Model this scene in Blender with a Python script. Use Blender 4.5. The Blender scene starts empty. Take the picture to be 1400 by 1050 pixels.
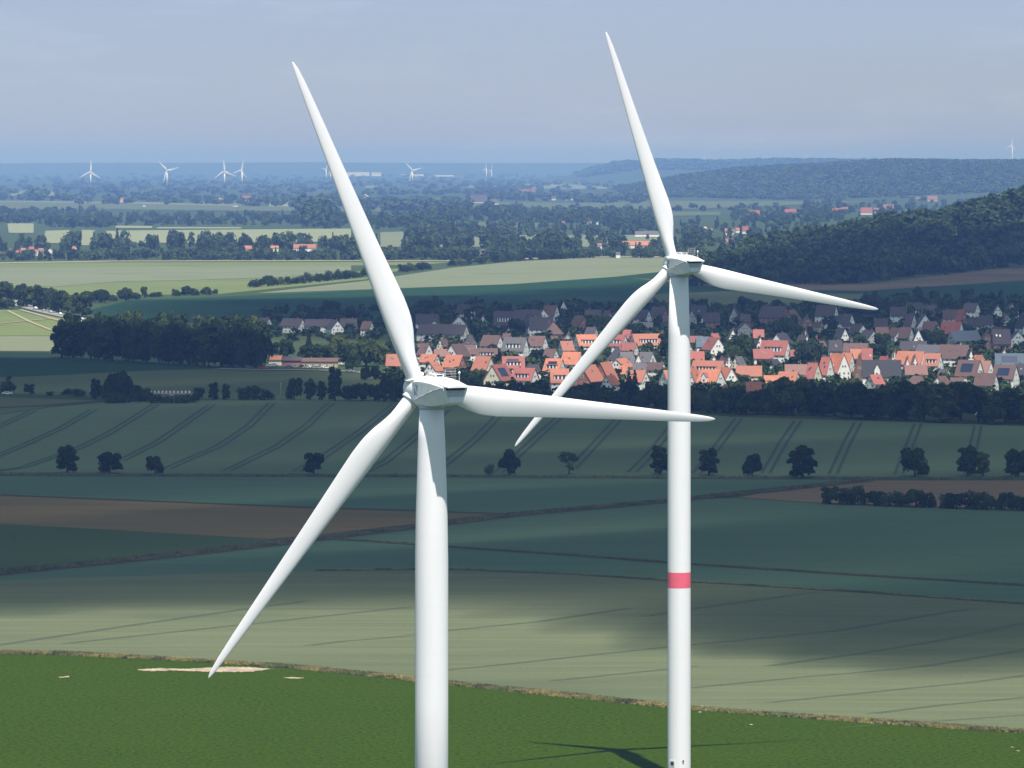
import bpy, math, random
import numpy as np
from mathutils import Vector, Matrix
R = math.radians
rng = np.random.default_rng(7)
random.seed(7)
scene = bpy.context.scene
COL = scene.collection
F, H, HY = 6000.0, 127.0, 220.0        # focal length in px of the 1400 px frame, camera height, horizon row

def G(x, y, z=0.0):                     # a point at height z seen at photo pixel x, y
    D = F * (H - z) / (y - HY)
    return Vector(((x - 700) / F * D, D, z))

# ------------------------------------------------------------------ materials
def nodes_of(name):
    m = bpy.data.materials.new(name); m.use_nodes = True
    nt = m.node_tree
    return m, nt, nt.nodes['Principled BSDF']

def N(nt, kind, **kw):
    n = nt.nodes.new(kind)
    for k, v in kw.items():
        if k in n.inputs: n.inputs[k].default_value = v
        else: setattr(n, k, v)
    return n

def mixc(nt, fac, a, b, blend='MIX'):
    n = nt.nodes.new('ShaderNodeMix'); n.data_type = 'RGBA'; n.blend_type = blend
    for sock, v in ((n.inputs[0], fac), (n.inputs[6], a), (n.inputs[7], b)):
        if isinstance(v, bpy.types.NodeSocket): nt.links.new(v, sock)
        elif isinstance(v, (int, float)): sock.default_value = v
        else: sock.default_value = (*v, 1)
    return n.outputs[2]

def ramp(nt, src, lo, hi):
    n = nt.nodes.new('ShaderNodeMapRange'); n.inputs[1].default_value = lo; n.inputs[2].default_value = hi
    nt.links.new(src, n.inputs[0]); return n.outputs[0]

def noise(nt, vec, scale, detail=3.0, rough=0.55):
    n = N(nt, 'ShaderNodeTexNoise', Scale=scale, Detail=detail, Roughness=rough)
    if vec is not None: nt.links.new(vec, n.inputs['Vector'])
    return n.outputs['Fac']

def mapped(nt, rot=0.0, scale=(1, 1, 1)):
    tc = N(nt, 'ShaderNodeTexCoord'); mp = N(nt, 'ShaderNodeMapping')
    mp.inputs['Rotation'].default_value = (0, 0, rot); mp.inputs['Scale'].default_value = scale
    nt.links.new(tc.outputs['Object'], mp.inputs['Vector']); return mp.outputs[0]

def field_mat(name, c1, c2, c3=None, row=0.0, patch=0.006, streak=0.35, fine=0.25, bump=0.3):
    """crop: big soft patches, long drill rows along 'row', fine plant speckle"""
    m, nt, b = nodes_of(name)
    base = mapped(nt)
    p = ramp(nt, noise(nt, base, patch, 4, 0.6), .3, .7)
    col = mixc(nt, p, c1, c2)
    rows = mapped(nt, -row, (0.02, 0.45, 1))
    s = ramp(nt, noise(nt, rows, 0.5, 3, 0.6), .3, .7)
    col = mixc(nt, streak, col, mixc(nt, s, tuple(v * .72 for v in c1), tuple(min(1, v * 1.25) for v in c2)))
    f = noise(nt, base, 0.9, 5, 0.75)
    fs = ramp(nt, f, .35, .65)
    col = mixc(nt, fine, col, mixc(nt, fs, tuple(v * .45 for v in c1), tuple(min(1, v * 1.5) for v in c2)))
    if c3 is not None:
        q = ramp(nt, noise(nt, mapped(nt, -row, (.3, 1, 1)), 0.02, 3, .5), .56, .68)
        col = mixc(nt, q, col, c3)
    nt.links.new(col, b.inputs['Base Color'])
    b.inputs['Roughness'].default_value = 1; b.inputs['Specular IOR Level'].default_value = .02
    bp = N(nt, 'ShaderNodeBump', Strength=bump, Distance=.4); nt.links.new(f, bp.inputs['Height'])
    nt.links.new(bp.outputs[0], b.inputs['Normal'])
    return m

def plain(name, col, rough=.7, var=.12, scale=.6, spec=.3, metal=0.0):
    m, nt, b = nodes_of(name)
    f = ramp(nt, noise(nt, mapped(nt), scale, 4, .6), .3, .7)
    c = mixc(nt, f, tuple(v * (1 - var) for v in col), tuple(min(1, v * (1 + var)) for v in col))
    nt.links.new(c, b.inputs['Base Color'])
    b.inputs['Roughness'].default_value = rough; b.inputs['Specular IOR Level'].default_value = spec
    b.inputs['Metallic'].default_value = metal
    return m

def roof_mat(name, col):
    """clay or concrete tiles: courses, weather patches, per-house shift"""
    m, nt, b = nodes_of(name)
    v = mapped(nt)
    f = ramp(nt, noise(nt, v, .5, 5, .65), .3, .7)
    c = mixc(nt, f, tuple(x * .78 for x in col), tuple(min(1, x * 1.18) for x in col))
    oi = N(nt, 'ShaderNodeObjectInfo')
    c = mixc(nt, ramp(nt, oi.outputs['Random'], -.1, 1.5), c, (col[0] * .50, col[1] * .56, col[2] * .7))
    w = N(nt, 'ShaderNodeTexWave', Scale=.9, Distortion=.4); w.bands_direction = 'Y'
    nt.links.new(v, w.inputs['Vector'])
    c = mixc(nt, .12, c, mixc(nt, w.outputs['Fac'], tuple(x * .5 for x in col), tuple(min(1, x * 1.2) for x in col)))
    nt.links.new(c, b.inputs['Base Color']); b.inputs['Roughness'].default_value = .8
    return m

def leaf_mat(name, c1, c2, world=False):
    m, nt, b = nodes_of(name)
    g = N(nt, 'ShaderNodeNewGeometry')
    col = mixc(nt, g.outputs['Random Per Island'], c1, c2)
    oi = N(nt, 'ShaderNodeObjectInfo')
    if world:
        k = ramp(nt, noise(nt, g.outputs['Position'], .035, 3, .6), .35, .65)
        col = mixc(nt, .75, col, mixc(nt, k, tuple(v * .55 for v in c1), tuple(v * 1.25 for v in c2)))
    else:
        col = mixc(nt, .45, col, mixc(nt, oi.outputs['Random'], tuple(v * .6 for v in c1), (c2[0] * 1.5, c2[1] * 1.3, c2[2] * 1.1)))
    nt.links.new(col, b.inputs['Base Color'])
    b.inputs['Roughness'].default_value = .8; b.inputs['Specular IOR Level'].default_value = .1
    tr = N(nt, 'ShaderNodeBsdfTranslucent'); nt.links.new(col, tr.inputs['Color'])
    mx = N(nt, 'ShaderNodeMixShader'); mx.inputs[0].default_value = .2
    nt.links.new(b.outputs[0], mx.inputs[1]); nt.links.new(tr.outputs[0], mx.inputs[2])
    nt.links.new(mx.outputs[0], nt.nodes['Material Output'].inputs['Surface'])
    return m

M = {}
def white_paint():
    m, nt, b = nodes_of('white_gelcoat')
    v = mapped(nt, 0, (1, 1, .15))
    f = ramp(nt, noise(nt, v, .6, 4, .6), .35, .7)
    c = mixc(nt, f, (.80, .775, .785), (.745, .73, .745))
    nt.links.new(c, b.inputs['Base Color']); b.inputs['Roughness'].default_value = .42
    b.inputs['Specular IOR Level'].default_value = .35
    return m
M['white'] = white_paint()
def tower_paint():
    m, nt, b = nodes_of('tower_coating')
    tc = N(nt, 'ShaderNodeTexCoord'); sp = N(nt, 'ShaderNodeSeparateXYZ'); nt.links.new(tc.outputs['Object'], sp.inputs[0])
    v = mapped(nt, 0, (1, 1, .06))
    f = ramp(nt, noise(nt, v, .9, 4, .6), .35, .7)
    c = mixc(nt, f, (.80, .775, .785), (.76, .745, .755))
    md = N(nt, 'ShaderNodeMath', operation='FRACT'); d = N(nt, 'ShaderNodeMath', operation='DIVIDE'); d.inputs[1].default_value = 3.2
    nt.links.new(sp.outputs['Z'], d.inputs[0]); nt.links.new(d.outputs[0], md.inputs[0])
    lt = N(nt, 'ShaderNodeMath', operation='LESS_THAN'); lt.inputs[1].default_value = .02; nt.links.new(md.outputs[0], lt.inputs[0])
    mu = N(nt, 'ShaderNodeMath', operation='MULTIPLY'); mu.inputs[1].default_value = .22; nt.links.new(lt.outputs[0], mu.inputs[0])
    c = mixc(nt, mu.outputs[0], c, (.6, .61, .62))
    nt.links.new(c, b.inputs['Base Color']); b.inputs['Roughness'].default_value = .85; b.inputs['Specular IOR Level'].default_value = .15
    return m
M['tower'] = tower_paint()
M['shell'] = plain('nacelle_shell', (.70, .71, .715), .5, .06, .8)
M['grey'] = plain('grey_panel', (.42, .46, .48), .6, .1, 1.5)
M['dark'] = plain('dark_gap', (.03, .03, .035), .8)
M['blue_mark'] = plain('blue_mark', (.10, .26, .42), .5)
M['navy_mark'] = plain('navy_mark', (.05, .08, .14), .5)
M['red_band'] = plain('red_band', (.80, .13, .19), .5, .05)
M['steel'] = plain('galvanised_steel', (.30, .33, .33), .6, .1, 2, .3, 0)
M['trunk'] = plain('bark', (.055, .045, .035), .95, .3, 3)
M['leaf'] = leaf_mat('leaf_dark', (.008, .024, .010), (.042, .076, .022))
M['leaf_light'] = leaf_mat('leaf_light', (.035, .062, .018), (.085, .115, .035))
M['leaf_needle'] = leaf_mat('needle_blue', (.016, .034, .026), (.035, .060, .045))
M['leaf_wood'] = leaf_mat('woodland_leaf', (.014, .036, .012), (.056, .086, .028), True)
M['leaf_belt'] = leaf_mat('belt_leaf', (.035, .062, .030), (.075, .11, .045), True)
M['leaf_garden'] = leaf_mat('garden_leaf', (.014, .034, .011), (.042, .072, .020), True)
M['win'] = plain('window_glass', (.03, .035, .045), .35, .2, 1, .6)
M['frame'] = plain('window_frame', (.75, .75, .73), .5)
M['door'] = plain('door_wood', (.16, .10, .07), .6)
M['chim'] = plain('chimney_brick', (.28, .13, .09), .9)
M['solar'] = plain('solar_glass', (.015, .025, .055), .2, .2, 1, .6)
ROOF = dict(orange=(.44, .158, .092), red=(.31, .095, .075), brown=(.125, .068, .058), grey=(.115, .105, .11),
            black=(.030, .032, .040), dark=(.038, .034, .042), purple=(.060, .046, .056), pink=(.25, .125, .10), bluegrey=(.085, .115, .15))
for k, c in ROOF.items(): M['roof_' + k] = roof_mat('roof_tiles_' + k, c)
WALL = dict(white=(.80, .79, .76), cream=(.72, .66, .50), grey=(.42, .42, .41), brick=(.30, .13, .10), timber=(.20, .125, .085), tan=(.52, .40, .24))
for k, c in WALL.items(): M['wall_' + k] = plain('render_' + k, c, .9, .1, .35)

# ------------------------------------------------------------------ mesh helpers
class MB:
    def __init__(s): s.v, s.f, s.m, s.sm = [], [], [], []
    def add(s, vs, fs, mi=0, smooth=False):
        o = len(s.v); s.v += [tuple(v) for v in vs]
        for f in fs: s.f.append(tuple(i + o for i in f)); s.m.append(mi); s.sm.append(smooth)
        return s
    def box(s, x0, x1, y0, y1, z0, z1, mi=0):
        return s.add([(x0, y0, z0), (x1, y0, z0), (x1, y1, z0), (x0, y1, z0), (x0, y0, z1), (x1, y0, z1), (x1, y1, z1), (x0, y1, z1)],
                     [(0, 3, 2, 1), (4, 5, 6, 7), (0, 1, 5, 4), (1, 2, 6, 5), (2, 3, 7, 6), (3, 0, 4, 7)], mi)
    def rings(s, rings, mi=0, cap=True, smooth=True):
        n = len(rings[0]); o = len(s.v)
        for r in rings: s.v += [tuple(p) for p in r]
        for i in range(len(rings) - 1):
            for j in range(n):
                k = (j + 1) % n
                s.f.append((o + i * n + j, o + i * n + k, o + (i + 1) * n + k, o + (i + 1) * n + j)); s.m.append(mi); s.sm.append(smooth)
        if cap:
            s.f.append(tuple(o + j for j in range(n))[::-1]); s.m.append(mi); s.sm.append(False)
            s.f.append(tuple(o + (len(rings) - 1) * n + j for j in range(n))); s.m.append(mi); s.sm.append(False)
        return s
    def tube(s, a, b, r0, r1, n=10, mi=0):
        a, b = Vector(a), Vector(b); d = (b - a).normalized()
        u = d.orthogonal().normalized(); w = d.cross(u)
        ring = lambda c, r: [c + u * (r * math.cos(2 * math.pi * i / n)) + w * (r * math.sin(2 * math.pi * i / n)) for i in range(n)]
        return s.rings([ring(a, r0), ring(b, r1)], mi)
    def lathe(s, prof, n=32, mi=0, axis='Z'):
        rs = []
        for r, h in prof:
            c = [(r * math.cos(2 * math.pi * i / n), r * math.sin(2 * math.pi * i / n)) for i in range(n)]
            rs.append([(x, y, h) if axis == 'Z' else (x, h, -y) for x, y in c])
        return s.rings(rs, mi)
    def mesh(s, name, mats):
        me = bpy.data.meshes.new(name); me.from_pydata(s.v, [], s.f)
        for m in mats: me.materials.append(m)
        me.polygons.foreach_set('material_index', s.m); me.polygons.foreach_set('use_smooth', s.sm)
        me.update(); return me
    def build(s, name, mats, parent=None):
        return link(name, s.mesh(name, mats if isinstance(mats, (list, tuple)) else [mats]), parent)

def link(name, data, parent=None, loc=None, rz=None):
    o = bpy.data.objects.new(name, data); COL.objects.link(o)
    if parent is not None: o.parent = parent
    if loc is not None: o.location = loc
    if rz is not None: o.rotation_euler.z = rz
    return o
def tag(o, label=None, cat=None, group=None, kind=None):
    if label: o['label'] = label
    if cat: o['category'] = cat
    if group: o['group'] = group
    if kind: o['kind'] = kind
    return o
def copy_tree(o, parent=None):
    c = o.copy(); COL.objects.link(c)
    if parent is not None: c.parent = parent
    for ch in o.children: copy_tree(ch, c)
    return c
ORDW = 'first second third fourth fifth sixth seventh eighth ninth tenth eleventh twelfth thirteenth fourteenth fifteenth sixteenth seventeenth eighteenth nineteenth twentieth'.split()
def ordw(i):
    if i < 20: return ORDW[i]
    n = i + 1; return '%d%s' % (n, {1: 'st', 2: 'nd', 3: 'rd'}.get(n % 10 if n % 100 not in (11, 12, 13) else 0, 'th'))

def np_mesh(name, V, Q, mat):
    """V (n,3) verts, Q (m,4) quads"""
    me = bpy.data.meshes.new(name)
    me.vertices.add(len(V)); me.vertices.foreach_set('co', np.asarray(V, np.float32).ravel())
    me.loops.add(Q.size); me.loops.foreach_set('vertex_index', np.asarray(Q, np.int32).ravel())
    me.polygons.add(len(Q)); me.polygons.foreach_set('loop_start', np.arange(0, Q.size, 4, dtype=np.int32))
    me.polygons.foreach_set('loop_total', np.full(len(Q), 4, np.int32))
    me.materials.append(mat); me.update(calc_edges=True); me.validate()
    return me

# ------------------------------------------------------------------ ground
K = .48
def fm(name, c1, c2, c3=None, **k):
    f = lambda c: (c[0] * K * .92, c[1] * K * .98, c[2] * K * .88) if c else None
    return field_mat(name, f(c1), f(c2), f(c3), **k)
mats_field = dict(
    ground=fm('ground_cover', (.075, .125, .055), (.115, .155, .075), patch=.003),
    beet=fm('beet_leaves', (.044, .088, .003), (.080, .130, .005), row=.12, patch=.03, streak=.25, fine=.75, bump=.7),
    wheat=fm('wheat_green', (.200, .228, .140), (.255, .272, .168), (.185, .21, .13), row=.16, patch=.008, streak=.4, fine=.15),
    blue=fm('barley_bluegreen', (.130, .225, .155), (.170, .260, .180), (.150, .260, .18), row=.05, streak=.35, fine=.12),
    blue2=fm('barley_grey', (.135, .225, .160), (.165, .245, .170), row=-.1, streak=.35, fine=.12),
    dgreen=fm('clover_green', (.095, .150, .070), (.125, .180, .085), row=.1, streak=.4),
    brown=fm('dry_stubble', (.30, .212, .108), (.345, .24, .125), (.25, .20, .11), row=-.02, streak=.5),
    soil=fm('red_soil', (.30, .205, .145), (.36, .25, .175), row=.05, streak=.5),
    tram=fm('young_grain', (.180, .255, .155), (.215, .285, .180), row=1.1, streak=.25, fine=.12),
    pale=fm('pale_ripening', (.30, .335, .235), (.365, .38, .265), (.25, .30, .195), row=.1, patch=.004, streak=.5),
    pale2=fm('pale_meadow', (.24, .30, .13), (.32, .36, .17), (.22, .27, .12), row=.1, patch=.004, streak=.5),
    teal=fm('dark_beets', (.030, .090, .050), (.042, .105, .055), row=.1, streak=.3),
    mid=fm('meadow_grey', (.17, .21, .12), (.205, .235, .135), row=.2, streak=.3),
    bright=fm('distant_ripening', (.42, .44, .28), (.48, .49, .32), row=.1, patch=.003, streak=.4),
    plum=fm('plum_soil', (.24, .17, .13), (.28, .205, .15), row=.1, streak=.5),
    garden=fm('garden_ground', (.060, .095, .040), (.10, .13, .058), (.15, .14, .095), patch=.02, fine=.5),
    dry_verge=fm('dry_verge_earth', (.30, .26, .11), (.44, .36, .14), (.18, .19, .08), row=.1, patch=.05, fine=.5),
    verge=fm('track_earth', (.10, .095, .055), (.15, .125, .075), row=.1, streak=.4),
    bare=plain('bare_loam', (.33, .26, .19), .95, .4, .25),
    road=plain('asphalt', (.09, .09, .09), .9, .2, .3),
    pale_road=plain('pale_road', (.22, .21, .21), .9, .1, .3),
    path=plain('sand_path', (.27, .24, .15), .95, .12, .3),
    track=plain('pressed_crop', (.020, .034, .020), .95, .25, .2),
    track2=plain('pressed_wheat', (.075, .10, .060), .95, .25, .2),
)
def ground_sheet():
    ys = [-250, 300, 560, 620, 660, 700, 740, 780, 820, 860, 900, 1200, 2500, 5000, 10000, 20000, 35000, 58000]
    xs = [-11000, -5000, -2000, -600, -200, 0, 200, 600, 2000, 5000, 11000]
    def z(y):
        t = min(1, max(0, (y - 640) / 220)); return -9 * (1 - t * t * (3 - 2 * t))
    V = [(x, y, z(y)) for y in ys for x in xs]; n = len(xs)
    mb = MB(); mb.add(V, [(j * n + i, j * n + i + 1, (j + 1) * n + i + 1, (j + 1) * n + i) for j in range(len(ys) - 1) for i in range(n - 1)], 0, True)
    return tag(mb.build('ground', mats_field['ground']), kind='structure')
ground_sheet()

def densify(pts, step=40):
    out = []
    for a, b in zip(pts, pts[1:]):
        n = max(1, int(abs(b[0] - a[0]) / step))
        out += [(a[0] + (b[0] - a[0]) * i / n, a[1] + (b[1] - a[1]) * i / n) for i in range(n)]
    return out + [pts[-1]]
_zl = [0.03]
def field(name, px, mat, z=None):
    """a flat crop sheet whose outline was surveyed on the ground"""
    if z is None: _zl[0] += .003; z = _zl[0]
    me = bpy.data.meshes.new(name)
    P = [G(x, y) for x, y in px]
    import mathutils.geometry as mg
    tris = mg.tessellate_polygon([[Vector((p.x, p.y, 0)) for p in P]])
    me.from_pydata([(p.x, p.y, z) for p in P], [], [t if (P[t[1]] - P[t[0]]).cross(P[t[2]] - P[t[0]]).z > 0 else t[::-1] for t in tris])
    me.materials.append(mats_field[mat]); me.update()
    return tag(link(name, me), kind='structure')
def strip(name, px, width, mat, z, kind='structure'):
    """ribbon along a surveyed line; width in metres (or two widths)"""
    P = [G(x, y) for x, y in px]; mb = MB(); V = []
    n = len(P)
    for i, p in enumerate(P):
        d = (P[min(n - 1, i + 1)] - P[max(0, i - 1)]); d.z = 0; d.normalize(); nn = Vector((-d.y, d.x, 0))
        w = width if not isinstance(width, tuple) else width[0] + (width[1] - width[0]) * i / (n - 1)
        V += [p + nn * w / 2 + Vector((0, 0, z)), p - nn * w / 2 + Vector((0, 0, z))]
    mb.add(V, [(2 * i, 2 * i + 1, 2 * i + 3, 2 * i + 2) for i in range(n - 1)])
    o = mb.build(name, mats_field[mat])
    return tag(o, kind=kind) if kind else o

EDGE = [(-80, 891), (0, 893), (80, 894), (150, 897), (280, 904), (400, 912), (500, 922), (600, 933), (770, 951), (940, 968), (1060, 977), (1180, 986), (1300, 994), (1480, 1006)]
LC = [(-80, 797), (200, 787), (430, 780), (620, 778), (780, 785), (940, 795), (1170, 809), (1480, 831)]
LB = [(430, 735), (520, 741), (620, 748), (780, 759), (940, 771), (1170, 786), (1480, 805)]
TRK = [(-80, 793), (0, 783), (180, 765), (360, 745), (560, 721), (700, 704), (860, 690), (940, 682), (1060, 670), (1180, 657)]
ROADL = [(-80, 648), (250, 650), (600, 651), (900, 653), (1180, 654), (1480, 655)]
field('field', EDGE + [(1480, 1120), (-80, 1120)], 'beet')
field('wheat_field', EDGE[::-1] + LC, 'wheat')
field('barley_field', LC[::-1] + TRK[:4] + LB, 'blue')
field('barley_field', LB[::-1] + [(560, 722), (700, 705), (860, 691), (940, 683), (1010, 681), (1125, 689), (1250, 692), (1480, 701)], 'blue2')
field('clover_field', [(-80, 714), (0, 716), (180, 726), (370, 737), (360, 745), (180, 765), (0, 783), (-80, 793)], 'dgreen')
field('stubble_field', [(-80, 674), (0, 677), (420, 694), (700, 703), (560, 721), (370, 737), (180, 726), (0, 716), (-80, 714)], 'brown')
field('barley_field', [(-80, 651), (600, 653), (900, 655), (1180, 656), (1060, 670), (940, 682), (860, 690), (700, 703), (420, 694), (0, 677), (-80, 674)], 'blue')
field('bare_field', [(1010, 680), (1060, 671), (1180, 657), (1480, 657), (1480, 700), (1250, 691), (1125, 688)], 'soil')
field('grain_field', [(-80, 576), (0, 567), (70, 557), (140, 550), (300, 547), (560, 548), (800, 556), (1000, 570), (1200, 576), (1480, 585), (1480, 653), (900, 652), (600, 649), (250, 648), (-80, 646)], 'tram')
field('meadow', [(-80, 543), (0, 543), (140, 548), (70, 556), (0, 566), (-80, 575)], 'mid')
field('meadow', [(-80, 519), (60, 514), (200, 507), (300, 505), (520, 507), (700, 520), (700, 552), (300, 545), (0, 538), (-80, 538)], 'mid')
field('green_field', [(-80, 488), (70, 490), (300, 503), (200, 506.5), (60, 513.5), (-80, 518)], 'teal')
field('grain_field', [(-80, 480.5), (70, 481), (300, 487), (300, 502), (70, 489.7), (-80, 487.5)], 'blue')
field('village_gardens', [(360, 441), (560, 430), (700, 426), (900, 424), (1000, 424), (1180, 412), (1480, 406), (1480, 584), (1200, 575), (1000, 569), (800, 555), (560, 545), (540, 500), (420, 470), (360, 462)], 'garden')
field('ripening_field', [(-80, 459.5), (68, 459.5), (90, 480), (-80, 480)], 'pale')
field('meadow', [(-80, 424), (30, 424), (110, 440), (200, 459), (-80, 459)], 'pale2')
field('green_field', [(140, 441), (120, 425), (180, 410), (300, 406), (420, 400.5), (560, 394), (700, 389), (840, 379), (900, 372.5), (960, 374), (1000, 390), (1180, 398), (1400, 384), (1480, 378), (1480, 436), (700, 438)], 'teal')
field('stubble_field', [(860, 380), (1000, 388), (1180, 389), (1300, 375), (1400, 362), (1480, 354), (1480, 376), (1400, 383), (1180, 398), (1000, 394)], 'plum')
field('grain_field', [(900, 402), (1000, 398), (1180, 402), (1200, 420), (960, 424), (820, 426)], 'mid')
field('ripening_field', [(-80, 366), (100, 366), (350, 364), (480, 363), (480, 371), (380, 379), (260, 383), (160, 385), (75, 392), (-80, 389)], 'pale')
field('meadow', [(-80, 359), (620, 358), (580, 362), (480, 363), (350, 364), (100, 366), (-80, 366)], 'pale2')
field('meadow', [(75, 392.4), (160, 385.4), (260, 383.4), (380, 379.4), (480, 371.4), (560, 366), (500, 382), (420, 390), (300, 402), (130, 404), (-80, 398), (-80, 390)], 'pale2')
field('ripening_field', [(350, 401), (420, 393), (500, 384), (620, 366), (700, 358), (780, 353), (860, 351), (960, 352), (940, 360), (900, 372), (840, 378.5), (700, 388.5), (560, 393.5)], 'pale')
strip('farm_track', TRK, (16, 12), 'verge', .14)
strip('field_path', LB + [], 6, 'verge', .15)
strip('field_path', LC[2:], 4, 'verge', .14)
strip('field_path', [(0, 677), (420, 694), (700, 703)], 5, 'verge', .15)
strip('country_road', ROADL, 6, 'road', .16)
strip('country_road', [(-60, 411), (15, 411), (30, 418), (60, 426), (100, 435), (140, 445), (175, 452)], 14, 'pale_road', .5)
strip('footpath', [(-60, 445), (0, 443), (50, 438), (75, 436)], 4, 'path', .52)
strip('footpath', [(10, 425), (40, 440), (70, 452)], 3, 'path', .53)
strip('footpath', [(28, 424), (60, 433), (110, 447)], 4, 'path', .54)
strip('farm_track', [(300, 504.5), (345, 506), (440, 507), (540, 511)], 10, 'pale_road', .52)
strip('farm_track', [(-60, 361), (0, 360), (150, 357.5), (400, 357), (620, 357), (780, 352), (960, 351)], 45, 'path', .6)
strip('farm_track', [(-80, 561), (0, 557.5), (60, 555), (140, 549)], 10, 'verge', .15)
def ragged(P, amp):
    out = []
    for a, b in zip(P, P[1:] + P[:1]):
        n = max(2, int(abs(b[0] - a[0]) / 3))
        out += [(a[0] + (b[0] - a[0]) * i / n + random.uniform(-1, 1), a[1] + (b[1] - a[1]) * i / n + random.uniform(-amp, amp)) for i in range(n)]
    return out
field('bare_patch', ragged([(188, 916), (215, 914), (250, 915), (300, 912.5), (330, 912), (376, 915), (340, 919), (290, 919), (240, 917), (200, 918)], .55), 'bare', .10)
field('bare_patch', ragged([(80, 926), (95, 924.8), (96, 926), (82, 926.8)], .3), 'bare', .10)
field('bare_patch', ragged([(386, 927), (400, 926), (420, 927.5), (402, 928.2)], .3), 'bare', .10)
for x, y in ((957, 974), (1027, 991), (1392, 1027), (1384, 1022), (960, 966)):
    field('bare_patch', [(x - 3, y), (x, y - .8), (x + 3, y + .2), (x + 1, y + .7)], 'bare', .10)

def tracks(name, lines, mat, gap, w, z):
    mb = MB()
    for ln in lines:
        pts = []
        n = len(ln)
        for i in range(n - 1):
            for k in range(8):
                t = k / 8
                pts.append((ln[i][0] + (ln[i + 1][0] - ln[i][0]) * t, ln[i][1] + (ln[i + 1][1] - ln[i][1]) * t))
        pts.append(ln[-1])
        P = [G(*p) for p in pts]
        for s in (-gap / 2, gap / 2):
            V = []
            for i, p in enumerate(P):
                d = P[min(len(P) - 1, i + 1)] - P[max(0, i - 1)]; d.normalize(); nn = Vector((-d.y, d.x, 0))
                c = p + Vector((s, 0, 0)) if abs(d.y) > abs(d.x) * .35 else p + nn * s
                side = Vector((w / 2, 0, 0)) if abs(d.y) > abs(d.x) * .35 else nn * -w / 2
                V += [c - side + Vector((0, 0, z)), c + side + Vector((0, 0, z))]
            mb.add(V, [(2 * i, 2 * i + 1, 2 * i + 3, 2 * i + 2) for i in range(len(P) - 1)])
    return tag(mb.build(name, mats_field[mat]), kind='structure')
TL = [[(-30, 596), (0, 583), (45, 562)], [(-10, 626), (35, 608), (85, 585), (128, 560)], [(-20, 646), (30, 640), (110, 612), (150, 592), (213, 553)], [(165, 630), (215, 605), (280, 560), (290, 553)],
      [(228, 641), (300, 610), (340, 583), (365, 558), (372, 551)], [(310, 644), (380, 610), (420, 582), (447, 556), (453, 552)], [(405, 645), (440, 626), (490, 592), (540, 553)],
      [(500, 645), (526, 632), (574, 593), (610, 561)], [(596, 644), (612, 632), (650, 601), (683, 567)], [(681, 647), (718, 613), (745, 588), (764, 571)], [(782, 641), (815, 606), (846, 573)],
      [(864, 646), (890, 620), (912, 592), (925, 574)], [(953, 647), (985, 605), (1010, 572)], [(1047, 647), (1070, 606), (1091, 575)], [(1139, 648), (1158, 606), (1173, 578)],
      [(1229, 648), (1243, 610), (1255, 580)], [(1325, 648), (1331, 610), (1337, 583)], [(1420, 648), (1418, 615), (1415, 586)]]
tracks('wheel_tracks', TL, 'track', 3.3, 1.25, .20)
WL = [[(943, 882), (1040, 873), (1148, 862), (1265, 842), (1333, 832)], [(943, 941), (1098, 926), (1180, 919), (1265, 911), (1400, 889), (1470, 880)], [(880, 843), (943, 833), (1115, 810)], [(1192, 976), (1290, 964), (1400, 954), (1470, 948)],
      [(1050, 911), (1180, 893), (1290, 875), (1400, 852), (1470, 840)], [(1050, 961), (1218, 944), (1330, 933), (1470, 915)], [(560, 868), (617, 862), (738, 850), (860, 832)], [(590, 918), (668, 911), (873, 889), (945, 881)],
      [(755, 931), (906, 916), (950, 911)], [(420, 883), (470, 877), (567, 869)], [(-40, 886), (0, 882), (188, 854), (335, 833), (420, 822)], [(90, 880), (260, 862), (420, 845), (560, 830)], [(1150, 995), (1300, 985), (1470, 973)]]
tracks('wheel_tracks', WL, 'track2', 1.9, .55, .12)

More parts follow.
